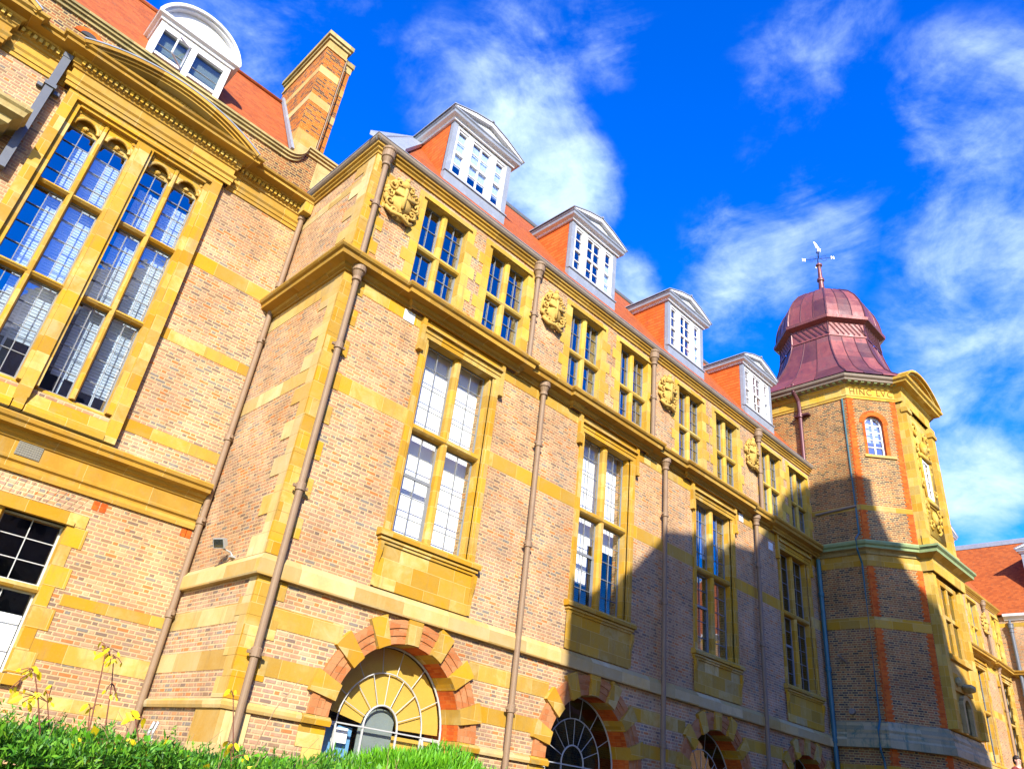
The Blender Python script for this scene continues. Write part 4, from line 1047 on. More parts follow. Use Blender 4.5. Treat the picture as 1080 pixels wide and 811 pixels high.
hw = (dr-dl)/2+.15; rise = .80; R = (hw*hw+rise*rise)/(2*rise); zc = 15.99+rise-R; t0 = math.atan2(hw, 15.99-zc); N = 24
def rad(r, k): a = -t0+2*t0*k/N; return (dm+r*math.sin(a), zc+r*math.cos(a))
for k in range(N):
    for r1, r0, y0_, y1_ in ((R+.0,R-.07,yd-.16,yd+1.2),(R-.07,R-.12,yd-.09,yd+.1)):
        a, b, c, d = rad(r1,k), rad(r1,k+1), rad(r0,k+1), rad(r0,k)
        f.prism([(a[0],y0_,a[1]),(b[0],y0_,b[1]),(c[0],y0_,c[1]),(d[0],y0_,d[1])], (0,y1_-y0_,0))
f.prism([(rad(R-.12,k)[0], yd+.02, rad(R-.12,k)[1]) for k in range(N+1)], (0,.08,0))
for z in (15.24,): f.box(dl+.12, dr-.12, yd+.03, yd+.07, z-.0, z+.0+.001)
W = part(f, 'arched_dormer', 'white_paint')
q = MB(); q.tube([(dm-.12,yd-.05,14.93),(dl+.42,yd-.42,14.81)], .022, 6); q.tube([(dm-.12,yd-.05,15.59),(dl+.42,yd-.42,15.35)], .022, 6); q.tube([(dl+.42,yd-.42,15.35),(dl+.42,yd-.42,14.81)], .022, 6); q.tube([(dm-.12,yd-.05,14.93),(dm-.12,yd-.05,15.59)], .022, 6)
q.build('open_casement', 'white_paint', W)
q = MB(); q.box(dl+.1, dm-.05, yd+.05, yd+.056, 14.44, 15.69); q.build('pane', 'dark_glass', W)
q = MB(); q.box(dm+.05, dr-.1, yd+.05, yd+.056, 14.44, 15.69); q.build('pane', 'dark_glass', W)
q = MB(); q.box(dl+.1, dr-.1, yd+.16, yd+.18, 15.01, 15.69); q.build('blind', 'blind_white', W)
q = MB(); q.box(dl+.1, dr-.1, yd+1.0, yd+1.05, 14.4, 15.79); q.build('room_back', 'dark_interior', W)
# ================================================================== the octagonal tower
TX, TY, TH, TG = 26.55, 10.3, 2.65, 1.45
B3 = thing('corner_tower', 'octagonal brick tower with a red copper dome and weathervane', 'tower', (TX, TY, 0))
part = parter(B3)
def octa(h, g): return [(TX-h,TY+g),(TX-h,TY-g),(TX-g,TY-h),(TX+g,TY-h),(TX+h,TY-g),(TX+h,TY+g),(TX+g,TY+h),(TX-g,TY+h)]
OC = octa(TH, TG)
w = MB(); BW = math.hypot(TH-TG, TH-TG); wc = .83
for k in range(8):
    p, q = OC[k], OC[(k+1) % 8]
    if k == 1: wall(w, p, q, 0, 16.1, [(wc-.31, wc+.31, 13.34, 14.56)], [(wc, 14.56, .31)], .3)
    else: wall(w, p, q, 0, 16.1, th=.3)
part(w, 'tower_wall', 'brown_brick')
d = Vector((1,-1,0)).normalized(); nB = Vector((-1,-1,0)).normalized(); pB = Vector((OC[1][0], OC[1][1], 0))
def onB(s_, y, z): return tuple(pB + d*s_ + nB*y + Vector((0,0,z)))
def boxB(mb, s0, s1, y0, y1, z0, z1, m=0): mb.prism([onB(s0,y0,z0), onB(s1,y0,z0), onB(s1,y1,z0), onB(s0,y1,z0)], (0,0,z1-z0), m)
# rubbed orange brick at the arrises
def toothed(za, zb, s_edge, sg, w0=.165, w1=.215, step=.066):
    n = max(1, round((zb-za)/step)); st = (zb-za)/n; pts = [(s_edge, za)]; 
    for k in range(n):
        ww = w0 if k % 2 else w1
        pts += [(s_edge+sg*ww, za+k*st), (s_edge+sg*ww, za+(k+1)*st)]
    return pts + [(s_edge, zb)]
for za, zb in ((0.0,3.34),(3.73,4.15),(4.87,7.49),(7.84,9.41),(10.27,11.29),(11.48,15.49)):
    for pts in (toothed(za, zb, .003, 1), toothed(za, zb, BW-.003, -1)):
        s = MB(); s.prism([onB(u, .008, z) for u, z in pts], tuple(-nB*.05)); part(s, 'orange_quoin', 'orange_brick')
    s = MB(); s.prism([(TX-TH-.007, TY-TG+.003+u, z) for u, z in toothed(za, zb, 0, 1, .03, .07)], (.05,0,0)); part(s, 'orange_quoin', 'orange_brick')
s = MB(); K = 14
for k in range(K):
    t0, t1 = PI*k/K, PI*(k+1)/K
    s.prism([onB(wc+.31*math.cos(t0), .02, 14.56+.31*math.sin(t0)), onB(wc+.50*math.cos(t0), .02, 14.56+.50*math.sin(t0)), onB(wc+.50*math.cos(t1), .02, 14.56+.50*math.sin(t1)), onB(wc+.31*math.cos(t1), .02, 14.56+.31*math.sin(t1))], tuple(-nB*.29))
boxB(s, wc-.40, wc-.31, -.27, .012, 13.34, 14.56); boxB(s, wc+.31, wc+.44, -.27, .012, 13.34, 14.56)
part(s, 'window_arch', 'orange_brick')
f = MB()
boxB(f, wc-.31, wc-.25, -.20, -.12, 13.36, 14.56); boxB(f, wc+.25, wc+.31, -.20, -.12, 13.36, 14.56); boxB(f, wc-.25, wc+.25, -.20, -.12, 13.36, 13.42); boxB(f, wc-.025, wc+.025, -.19, -.13, 13.42, 14.84)
for z in (13.70, 13.98, 14.26, 14.54): boxB(f, wc-.25, wc+.25, -.185, -.135, z-.018, z+.018)
for k in range(K):
    t0, t1 = PI*k/K, PI*(k+1)/K
    f.prism([onB(wc+.25*math.cos(t0), -.12, 14.56+.25*math.sin(t0)), onB(wc+.31*math.cos(t0), -.12, 14.56+.31*math.sin(t0)), onB(wc+.31*math.cos(t1), -.12, 14.56+.31*math.sin(t1)), onB(wc+.25*math.cos(t1), -.12, 14.56+.25*math.sin(t1))], tuple(-nB*.08))
TWIN = part(f, 'arched_window', 'white_paint')
g = MB(); boxB(g, wc-.25, wc+.25, -.165, -.16, 13.42, 14.56); g.prism([onB(wc+.25*math.cos(PI*k/K), -.16, 14.561+.25*math.sin(PI*k/K)) for k in range(K+1)], tuple(-nB*.005)); g.build('pane', 'blue_glass', TWIN)
g = MB(); boxB(g, wc-.28, wc+.28, -.29, -.28, 13.9, 14.8); g.build('blind', 'blind_white', TWIN)
s = MB(); boxB(s, wc-.46, wc+.62, -.05, .06, 13.24, 13.335); part(s, 'window_sill', 'pale_stone')
s = MB()
for z0, z1, m in ((7.5,7.83,'a'),(11.30,11.47,'a'),(3.35,3.72,'b')):
    for k in (0, 1, 7): strip(s, OC[k], OC[(k+1) % 8], z0, z1, .012)
for k in (0, 1, 2, 3, 7): strip(s, OC[k], OC[(k+1) % 8], 9.42, 9.80, .012)
each(part, s, 'stone_band', 'ochre_stone')
s = MB(); s.sweep([(0,9.80),(.06,9.80),(.08,9.87),(.12,9.91),(.26,9.94),(.27,10.01),(.33,10.05),(.35,10.12),(.34,10.16),(0,10.26)], OC, 0, True)
for q_ in range(len(s.f)):
    if max(s.v[i][2] for i in s.f[q_]) < 9.95: s.m[q_] = 1
part(s, 'tower_string', ['verdigris', 'mossy_stone'])
s = MB(); s.sweep([(0,4.16),(.17,4.16),(.17,4.36),(.13,4.42),(.13,4.50),(.10,4.55),(.12,4.62),(.06,4.74),(.06,4.82),(0,4.86)], OC, 0, True); part(s, 'base_moulding', 'green_stained_stone')
s = MB(); s.sweep([(0,15.5),(.03,15.5),(.04,15.56),(.07,15.60),(.05,15.64),(.03,15.66),(.03,15.90),(.07,15.93),(.10,15.99),(.12,16.03)], OC, 0, True)
FRZ = part(s, 'frieze', 'yellow_stone')
s = MB(); s.sweep([(.12,16.03),(.14,16.06),(.34,16.09),(.36,16.15),(.43,16.20),(.46,16.28),(.41,16.31),(0,16.38)], OC, 0, True); TCO = part(s, 'tower_cornice', 'gutter_dark')
s = MB()
for k in range(8):
    p, q = Vector((*OC[k],0)), Vector((*OC[(k+1) % 8],0)); dd = (q-p); L = dd.length; dd.normalize(); nn = Vector((dd.y,-dd.x,0)); n = int(L/.24)
    for i in range(n+1):
        c = p+dd*(.05+(L-.1)*i/n)
        s.prism([tuple(c+dd*.055+nn*.09+Vector((0,0,16.035))), tuple(c-dd*.055+nn*.09+Vector((0,0,16.035))), tuple(c-dd*.055+nn*.30+Vector((0,0,16.05))), tuple(c+dd*.055+nn*.30+Vector((0,0,16.05)))], (0,0,.07))
for q_ in s.pieces(): q_.build('modillion', 'verdigris', TCO)
# inscription cut in the frieze over the arched window
tc = bpy.data.curves.new('inscription', 'FONT'); tc.body = 'HINC LVC'; tc.size = .34; tc.extrude = .006; tc.align_x = 'LEFT'; tc.space_character = 1.22; tc.resolution_u = 3
to = bpy.data.objects.new('tmp_text', tc); COL.objects.link(to); bpy.context.view_layer.update()
tm = bpy.data.meshes.new_from_object(to.evaluated_get(bpy.context.evaluated_depsgraph_get())); bpy.data.objects.remove(to)
wd = max(v.co.x for v in tm.vertices)-min(v.co.x for v in tm.vertices); x0 = min(v.co.x for v in tm.vertices); sc_ = 1.50/wd
tm.name = 'inscription'; tm.materials.clear(); tm.materials.append(MATS['inscription_stone'])
M = Matrix(((d.x, 0, nB.x), (d.y, 0, nB.y), (0, 1, 0)))
for v in tm.vertices: v.co = M @ Vector(((v.co.x-x0)*sc_, v.co.y*1.0, v.co.z)) + pB + d*.12 + nB*.036 + Vector((0,0,15.67))
mm = MB(); mm.v = [tuple(v.co) for v in tm.vertices]; mm.f = [tuple(p.vertices) for p in tm.polygons]; mm.m = [0]*len(mm.f)
for q_ in mm.pieces(): q_.build('inscription_letter', 'inscription_stone', FRZ)
bpy.data.meshes.remove(tm)
# copper roof: flared skirt, banded drum, ribbed dome
prof = [(3.09,16.33),(3.05,16.42),(2.74,16.70),(2.43,17.08),(2.17,17.6),(1.97,18.15),(1.84,18.65),(1.78,18.95)]
drum = [(1.81,18.96),(1.81,19.02),(1.765,19.05),(1.755,19.62),(1.80,19.64),(1.98,19.72),(2.0,19.84),(1.92,19.90)]
dome = [(1.88,19.92),(1.87,20.15),(1.82,20.5),(1.71,20.9),(1.52,21.3),(1.25,21.68),(.88,22.0),(.48,22.22),(.20,22.34)]
def gg(h, z): return h*(.547-(.547-.43)*min(1, max(0, (z-16.5)/2.0)))
def octring(h, z): g_ = gg(h, z); return [Vector((x, y, z)) for x, y in octa(h, g_)]
def shell(name, pr, strips, parent=None, mat='copper_sheet'):
    me_v = []; me_f = []; uvl = []
    rings = [octring(h, z) for h, z in pr]; L = [0]
    for a, b in zip(pr, pr[1:]): L.append(L[-1]+math.hypot(b[0]-a[0], b[1]-a[1]))
    for i in range(len(pr)-1):
        for k in range(8):
            for j in range(strips):
                t0, t1 = j/strips, (j+1)/strips; k2 = (k+1) % 8
                q = [rings[i][k].lerp(rings[i][k2], t0), rings[i][k].lerp(rings[i][k2], t1), rings[i+1][k].lerp(rings[i+1][k2], t1), rings[i+1][k].lerp(rings[i+1][k2], t0)]
                o = len(me_v); me_v += q; me_f.append((o,o+1,o+2,o+3)); b = k*strips+j
                uvl += [(b+.01,L[i]),(b+.99,L[i]),(b+.99,L[i+1]),(b+.01,L[i+1])]
    me = bpy.data.meshes.new(name); me.from_pydata([tuple(v) for v in me_v], [], me_f); me.materials.append(MATS[mat])
    ul = me.uv_layers.new(name='UVMap')
    for i, c in enumerate(uvl): ul.data[i].uv = c
    o = bpy.data.objects.new(name, me); COL.objects.link(o)
    if parent: o.parent = parent
    else: o.parent = B3; o.location = -Vector(B3.location)
    return o
RO = shell('dome_roof', prof, 3); shell('drum', drum, 1, RO); shell('dome', dome, 3, RO)
s = MB()
def seam(pr, k, t, r): s.tube([tuple(octring(h, z)[k].lerp(octring(h, z)[(k+1) % 8], t)) for h, z in pr], r, 6)
for k in range(8):
    for pr in (prof, dome): seam(pr, k, 0, .035); seam(pr, k, 1/3, .022); seam(pr, k, 2/3, .022)
    seam(drum[2:4], k, 0, .03)
    R0_, R1_ = octring(1.80, 19.06), octring(1.79, 19.61); p0, p1, q0, q1 = R0_[k], R0_[(k+1) % 8], R1_[k], R1_[(k+1) % 8]
    for i in range(7): a = i/7; b = min(1, a+.28); s.tube([tuple(q0.lerp(q1, a)), tuple(p0.lerp(p1, b))], .016, 5)
    for i in range(1, 3): hh = octring(1.955-.13*i, 18.0+.33*i)
s.build('standing_seams', 'copper_seam', RO)
s = MB(); s.lathe([(.24,22.3),(.17,22.42),(.13,22.6),(.105,23.05),(.15,23.08),(.16,23.14),(.15,23.2),(.095,23.22),(.075,23.9),(.13,23.93),(.14,24.0),(.06,24.06),(.03,24.1)], (TX,TY,0), 14); FIN = part(s, 'finial', 'copper_sheet', smooth=False)
s = MB(); s.tube([(TX,TY,24.05),(TX,TY,25.05)], .022, 8)
for a in range(4):
    t = a*PI/2+.5; c, sn = math.cos(t), math.sin(t)
    s.tube([(TX,TY,24.36),(TX+.55*c,TY+.55*sn,24.36)], .014, 6)
    for sg in (1,-1): s.tube([(TX+.10*c,TY+.10*sn,24.36+sg*.02),(TX+.22*c,TY+.22*sn,24.36+sg*.16),(TX+.34*c,TY+.34*sn,24.36+sg*.12),(TX+.33*c,TY+.33*sn,24.36+sg*.04)], .011, 5)
s.lathe([(.03,-.07),(.07,0),(.03,.07)], (TX,TY,24.72), 10)
s.build('weathervane', 'vane_blue', FIN)
s = MB()
ax, ay = cr.x, cr.y; ln = math.hypot(ax, ay); ax, ay = ax/ln, ay/ln
def gp(u, z): return (TX+ax*u, TY+ay*u, z)
def plate(pts): s.prism([gp(u, z) for u, z in pts], (-ay*.02, ax*.02, 0))
t = .5
for a in range(4):
    tt = a*PI/2+.5; cx_, cy_ = TX+.60*math.cos(tt), TY+.60*math.sin(tt)
    for dx0, dx1, za, zb in ((-.065,-.03,24.29,24.43),(.03,.065,24.29,24.43),(-.065,.065,24.345,24.38)):
        s.prism([(cx_+ax*dx0,cy_+ay*dx0,za),(cx_+ax*dx0,cy_+ay*dx0,zb),(cx_+ax*dx1,cy_+ay*dx1,zb),(cx_+ax*dx1,cy_+ay*dx1,za)], (-ay*.02,ax*.02,0))
plate([(-.02,24.95),(.10,24.98),(-.04,25.28),(-.12,25.34),(-.06,25.10)])
s.build('gilded_letters', 'gilt', FIN)
# stone entrance front on the third face
yC = TY-TH; xl, xr = TX-TG, TX+TG
s = MB()
s.box(xl+.04, xr-.04, yC-.14, yC-.001, 4.87, 9.41); s.box(xl+.04, xr-.04, yC-.14, yC-.001, 10.27, 15.49)
for x in (xl+.06, xr-.40):
    s.box(x, x+.34, yC-.30, yC-.141, 10.6, 15.1); s.box(x-.05, x+.39, yC-.36, yC-.141, 10.28, 10.6); s.box(x-.05, x+.39, yC-.36, yC-.141, 15.1, 15.24); s.box(x-.02, x+.36, yC-.33, yC-.141, 15.241, 15.48)
    s.box(x, x+.30, yC-.26, yC-.141, 4.88, 9.40)
s.box(xl+.42, xr-.42, yC-.22, yC-.141, 12.0, 12.2)
C1 = part(s, 'stone_front', 'yellow_stone')
s = MB(); s.sweep([(0,9.42),(.04,9.42),(.06,9.80),(.12,9.84),(.30,9.93),(.31,10.02),(.38,10.08),(.38,10.15),(0,10.26)], [(xl+.02,yC+.02),(xl+.02,yC-.30),(xr-.02,yC-.30),(xr-.02,yC+.02)])
for q_ in range(len(s.f)):
    if max(s.v[i][2] for i in s.f[q_]) < 9.95: s.m[q_] = 1
part(s, 'front_string', ['verdigris', 'yellow_stone'])
s = MB(); s.sweep([(0,15.5),(.03,15.5),(.04,15.90),(.10,15.98),(.12,16.03),(.34,16.09),(.36,16.15),(.43,16.20),(.45,16.28),(0,16.38)], [(xl+.0,yC+.02),(xl+.0,yC-.22),(xr-.22,yC-.22),(xr-.22,yC+.02)]); part(s, 'front_entablature', 'yellow_stone')
s = MB(); hw = 1.68; rise = .66; R = (hw*hw+rise*rise)/(2*rise); zc = 16.36+rise-R; t0 = math.asin(hw/R); N = 22; cx = TX-.12
for k in range(N):
    a = -t0+2*t0*k/N; b = -t0+2*t0*(k+1)/N
    for r1, r0, ya, yb in ((R,R-.08,-.67,.3),(R-.08,-.16+R,-.57,.3),(R-.16,R-.24,-.44,.3)):
        s.prism([(cx+r1*math.sin(a),yC+ya,zc+r1*math.cos(a)),(cx+r1*math.sin(b),yC+ya,zc+r1*math.cos(b)),(cx+r0*math.sin(b),yC+ya,zc+r0*math.cos(b)),(cx+r0*math.sin(a),yC+ya,zc+r0*math.cos(a))], (0,yb-ya,0))
pts = [(cx+(R-.24)*math.sin(-t0+2*t0*k/N), yC-.36, zc+(R-.24)*math.cos(-t0+2*t0*k/N)) for k in range(N+1)]
s.prism([p for p in pts if p[2] > 16.35], (0,.6,0)); part(s, 'round_pediment', 'yellow_stone')
s = MB(); rr = random.Random(5)
s.box(TX-.95, TX+.95, yC-.17, yC-.142, 10.9, 15.2)
for sg in (-1, 1):
    for (x, z, r, t, a) in ((.55,14.75,.26,1.4,PI*.5),(.62,14.1,.20,1.3,PI),(.55,11.9,.24,1.4,PI*1.3),(.30,11.3,.18,1.3,PI*1.5),(.62,12.7,.15,1.2,PI*.8)):
        spiral(s, TX+sg*x, z, r, t, a if sg > 0 else PI-a, yC-.19, .05, sg)
    for k in range(12): blob(s, (TX+sg*(.45+.30*rr.random()), yC-.19, 11.0+4.0*rr.random()), (.07,.07,.09), 7, 0, k+20*(sg > 0))
    s.box(TX+sg*.42, TX+sg*.34, yC-.24, yC-.16, 12.2, 13.75)
s.box(TX-.46, TX+.46, yC-.30, yC-.16, 13.76, 13.88); s.box(TX-.5, TX+.5, yC-.28, yC-.16, 12.06, 12.2); blob(s, (TX,yC-.24,14.2), (.22,.12,.28), 10, 0, 4); blob(s, (TX,yC-.22,11.6), (.20,.10,.26), 10, 0, 5)
part(s, 'carved_relief', 'yellow_stone', smooth=True)
f = MB(); f.box(TX-.30, TX-.24, yC-.23, yC-.141, 12.3, 13.7); f.box(TX+.24, TX+.30, yC-.23, yC-.141, 12.3, 13.7); f.box(TX-.24, TX+.24, yC-.22, yC-.141, 12.3, 12.37); f.box(TX-.24, TX+.24, yC-.22, yC-.141, 13.63, 13.7); f.box(TX-.025, TX+.025, yC-.2, yC-.15, 12.37, 13.63)
for z in (12.68, 13.0, 13.32): f.box(TX-.24, TX+.24, yC-.195, yC-.155, z-.015, z+.015)
W = part(f, 'tall_window', 'white_paint'); g = MB(); g.box(TX-.24, TX+.24, yC-.170, yC-.165, 12.37, 13.63); g.build('pane', 'blue_glass', W)
f = MB(); cx = TX-.15
f.box(cx-.95, cx+.95, yC-.32, yC-.141, 6.85, 7.0); f.box(cx-.85, cx-.62, yC-.24, yC-.141, 7.0, 9.3); f.box(cx+.62, cx+.85, yC-.24, yC-.141, 7.0, 9.3); f.box(cx-.62, cx+.62, yC-.24, yC-.141, 9.15, 9.3); f.box(cx-.07, cx+.07, yC-.22, yC-.141, 7.0, 9.15); f.box(cx-.62, cx+.62, yC-.23, yC-.141, 8.1, 8.22); f.box(cx-.8, cx+.8, yC-.22, yC-.141, 6.0, 6.84)
W = part(f, 'front_window', 'ochre_stone')
g = MB(); g.box(cx-.62, cx-.07, yC-.16, yC-.155, 7.0, 8.1); g.box(cx+.07, cx+.62, yC-.16, yC-.155, 7.0, 8.1); g.box(cx-.62, cx-.07, yC-.16, yC-.155, 8.22, 9.15); g.box(cx+.07, cx+.62, yC-.16, yC-.155, 8.22, 9.15); g.build('pane', 'dark_glass', W)
f = MB(); 
for k in range(12):
    t0_, t1_ = PI*k/12, PI*(k+1)/12
    f.prism([(cx+.28*math.cos(t0_),yC-.26,5.55+.28*math.sin(t0_)),(cx+.42*math.cos(t0_),yC-.26,5.55+.42*math.sin(t0_)),(cx+.42*math.cos(t1_),yC-.26,5.55+.42*math.sin(t1_)),(cx+.28*math.cos(t1_),yC-.26,5.55+.28*math.sin(t1_))], (0,.12,0))
f.box(cx-.42, cx-.28, yC-.26, yC-.141, 4.88, 5.55); f.box(cx+.28, cx+.42, yC-.26, yC-.141, 4.88, 5.55)
blob(f, (cx,yC-.36,6.15), (.28,.20,.12), 10, 0, 3); blob(f, (cx-.6,yC-.28,6.25), (.12,.1,.14), 8, 0, 4)
W = part(f, 'small_arched_window', 'mossy_stone'); g = MB(); g.box(cx-.28, cx+.28, yC-.16, yC-.155, 4.88, 5.55); g.prism([(cx+.28*math.cos(PI*k/12),yC-.16,5.551+.28*math.sin(PI*k/12)) for k in range(13)], (0,.005,0)); g.build('pane', 'dark_glass', W)
# pipes and cables on the side face
s = MB(); s.tube([(TX-TH-.36,10.62,16.45),(TX-TH-.33,10.62,16.15),(TX-TH-.14,10.56,15.8),(TX-TH-.12,10.55,15.5),(TX-TH-.12,10.55,13.2)], .075, 12); s.lathe([(.08,-.1),(.12,-.08),(.12,.06),(.08,.08)], (TX-TH-.12,10.55,15.2), 12); s.box(TX-TH-.2, TX-TH+.02, 10.2, 10.75, 15.16, 15.22); part(s, 'roof_drainpipe', 'copper_seam')
s = MB(); s.tube([(TX-TH-.03,TY-TG+.16,15.5),(TX-TH-.03,TY-TG+.14,10.5),(TX-TH-.42,TY-TG+.12,10.18),(TX-TH-.36,TY-TG+.13,9.85),(TX-TH-.03,TY-TG+.16,9.5),(TX-TH-.03,TY-TG+.2,4.9),(TX-TH-.24,TY-TG+.2,4.6),(TX-TH-.24,TY-TG+.2,4.1),(TX-TH-.05,TY-TG+.2,3.8),(TX-TH-.05,TY-TG+.2,0)], .03, 8); part(s, 'lightning_conductor', 'pipe_teal')
s = MB(); s.tube([(TX-TH-.05,10.35,11.33),(TX-TH-.05,8.95,11.42)], .04, 6); s.tube([(TX-TH,9.9,6.55),(TX-TH-.55,9.85,6.62)], .035, 6); s.tube([(TX-TH-.02,9.8,5.1),(TX-TH-.12,9.8,5.12)], .09, 8); part(s, 'wall_cable', 'gutter_dark')

# ================================================================== the range beyond the tower and the wing that closes the court
B4 = thing('far_range', 'sunlit yellow stone and brick range beyond the tower', 'building', (37, Y0, 0))
part = parter(B4)
FX0, FX1 = TX+TH-.3, 45.0
FB = [34.9, 39.9, 43.72]; FU = [33.9, 36.0, 38.6, 40.75, 43.2, 44.45]
FU = [33.9, 36.0, 38.6, 40.75, 44.40]
w = MB(); facade_wall(w, FX0, FX1+.4, FB, FU, []); part(w, 'facade_wall', 'pink_brick')
s = MB(); s.sweep(CORN, [(FX0,Y0)] + breaks(FB, FX1), 0, False, 1); part(s, 'main_cornice', ['cornice_stone','lead'])
s = MB(); s.sweep([(o, z) for o, z in STRING], [(FX0,Y0),(FX1,Y0)]); s.sweep([(o, z+1.0) for o, z in STRING], [(38.5,Y0-.01),(FX1,Y0-.01)]); part(s, 'string_course', 'string_stone')
s = MB(); s.sweep(EAVE, [(FX0,Y0),(FX1,Y0)]); s.sweep(GUT, [(FX0,Y0),(FX1,Y0)]); part(s, 'gutter', 'cornice_stone')
s = MB(); ed = [FX0] + [v for c in FB for v in (c-1.06, c+1.06)] + [FX1]
for k in range(0, len(ed), 2):
    for z0, z1 in ((7.47,7.78),(9.54,9.798)): strip(s, (ed[k],Y0), (ed[k+1],Y0), z0, z1)
for k in range(26): s.box(44.35+(.12 if k % 2 else 0), 45, Y0-.02, Y0+.04, 5.4+k*.295, 5.4+k*.295+.291)
each(part, s, 'stone_band', 'yellow_stone')
bw = [o for o in B1.children if o.name.split('.')[0] == 'window']
for c in FB: copy_tree(bw[3], B4, Vector((c, Y0, 0))-Vector(B4.location))
for c in FU: copy_tree(u0, B4, Vector((c, Y0, 0))-Vector(B4.location))
coat_of_arms(part, 42.3, Y0, 11.85, 9)
downpipe(part, 42.75, Y0-.13, 0, 9.93, 'pipe_tan', True, (8.0,)); downpipe(part, 42.35, Y0-.11, 10.17, 12.88, 'pipe_brown', True, ())
for zf in (5.3, 10.15, 12.99):
    w = MB(); w.box(FX0, 46.0, Y0+.43, 17.0, zf-.15, zf); part(w, 'floor_slab', 'dark_interior')
w = MB(); w.box(FX0, 46, 17.0, 17.3, 0, 13.0); part(w, 'rear_wall', 'pink_brick')
w = MB(); w.box(FX0, FX0+.2, Y0+.43, 16.99, 0, 13.0); w.box(45.8, 46, Y0+.43, 16.99, 0, 13.0); each(part, w, 'end_wall', 'pink_brick')
r = MB(); r.add([(FX0,10.34,zr-.04),(48,10.34,zr-.04),(48,13.9,18.15),(FX0,13.9,18.15),(FX0,17.46,zr-.04),(48,17.46,zr-.04)], [(0,1,2,3),(3,2,5,4),(1,5,2),(0,3,4),(0,4,5,1)]); part(r, 'roof', 'roof_tile')
copy_tree(d1, B4, Vector((41.0, 11.1, 0))-Vector(B4.location))
copy_tree(d1, B4, Vector((35.5, 11.1, 0))-Vector(B4.location))

B5 = thing('cross_wing', 'brick wing with a broad red tiled roof closing the far right of the court', 'building', (45, 2, 0))
part = parter(B5)
w = MB(); wall(w, (45,Y0+.02), (45,-9), 0, 12.82, th=.4); part(w, 'wing_wall', 'pink_brick')
s = MB(); rr = random.Random(8)
for y0_, z0_ in ((9.6,12.0),(9.35,11.1),(9.6,10.5),(9.2,9.6),(9.5,8.8),(9.3,8.0),(9.6,7.2)): s.box(44.985, 45.05, y0_-.9, y0_-.2, z0_, z0_+.45)
strip(s, (45,Y0-.02), (45,-9), 12.3, 12.5)
each(part, s, 'stone_block', 'yellow_stone')
s = MB(); s.sweep([(0,12.62),(.05,12.62),(.1,12.7),(.18,12.76),(.24,12.80),(.26,12.92),(.22,12.93),(0,12.93)], [(45,Y0-.3),(45,-9)]); part(s, 'gutter', 'white_paint')
s = MB(); s.sweep(CORN, [(45,Y0-.3),(45,-9)], 0, False, 1); part(s, 'main_cornice', ['cornice_stone', 'lead'])
downpipe(part, 44.86, 9.95, 0, 12.3, 'lead_pipe_grey', True, (9.0,), r=.09, wallside=(1,0))
r = MB(); r.add([(44.8,13.5,12.90),(44.8,-9,12.90),(48.25,-9,17.75),(48.25,13.5,17.75),(51.7,13.5,12.9),(51.7,-9,12.9)], [(1,0,3,2),(3,5,4),(2,3,4,5),(0,4,3),(1,2,5),(0,1,5,4)]); 
r.f = [(0,3,2,1),(3,4,5,2),(0,4,3),(1,2,5),(0,1,5,4)]; r.m = [0]*5
RX = part(r, 'roof', 'roof_tile')
s = MB(); s.tube([(48.25,13.5,17.8),(48.25,-9,17.8)], .12, 8); s.box(48.1, 48.4, -9, 13.5, 17.6, 17.85); s.build('ridge_capping', 'lead', RX)
for y in (7.95, 2.6):
    dc_ = copy_tree(d1, B5, Vector((45.75, y, .15))-Vector(B5.location)); dc_.rotation_euler = (0, 0, -PI/2)

# ================================================================== building behind the viewer: its outline is the edge of the shade on the facade
B6 = thing('gabled_building', 'stone building with a stepped gabled outline standing behind the viewer, facing the tower', 'building', (4, -8, 0))
part = parter(B6)
ca, sa = math.cos(a_), math.sin(a_)
W0 = -0.8; DH = (14+W0)*math.tan(e_)
EDGE = [(11.76,10.5,5.9),(12.6,10.5,5.95),(13.4,10.5,6.42),(13.85,10.5,6.67),(15.0,10.5,7.79),(15.26,10.5,8.1),(16.35,10.5,8.36),(18.7,10.5,8.76),(19.7,10.5,8.9),(20.54,10.5,9.87),(21.87,10.5,11.34),(23.0,10.5,12.2),(23.9,10.4,12.5),(23.9,8.94,12.54),(24.22,8.53,12.45),(24.25,8.50,11.42),(24.6,8.15,9.89),(24.86,7.89,9.1),(25.1,7.65,8.75),(25.4,7.4,7.9),(25.6,7.35,7.0),(26.6,7.35,6.6),(27.9,7.35,5.6)]
def uh(p): w_ = p[0]*sa+p[1]*ca; return (p[0]*ca-p[1]*sa, p[2]+(w_+14)*math.tan(e_))
CP = [uh(p) for p in EDGE]; CP = [(CP[0][0],0)] + CP + [(CP[-1][0],0)]
for k in range(1, len(CP)): CP[k] = (max(CP[k][0], CP[k-1][0]), CP[k][1])
poly = [(u*ca+W0*sa, -u*sa+W0*ca, max(0, h-DH)) for u, h in CP]
s = MB(); s.prism(poly, (-9*sa, -9*ca, 0)); part(s, 'stone_block', 'caster_stone')
s = MB()
for i in range(5):
    for j in range(4):
        u = CP[0][0]+1.6+i*2.5; z0_ = 1.2+j*3.6
        q = [(u*ca+(W0+.0)*sa, -u*sa+(W0+.0)*ca, z0_), ((u+1.2)*ca+W0*sa, -(u+1.2)*sa+W0*ca, z0_), ((u+1.2)*ca+W0*sa, -(u+1.2)*sa+W0*ca, z0_+2.1), (u*ca+W0*sa, -u*sa+W0*ca, z0_+2.1)]
        s.prism(q, (.05*sa, .05*ca, 0))
each(part, s, 'window', 'dark_interior')

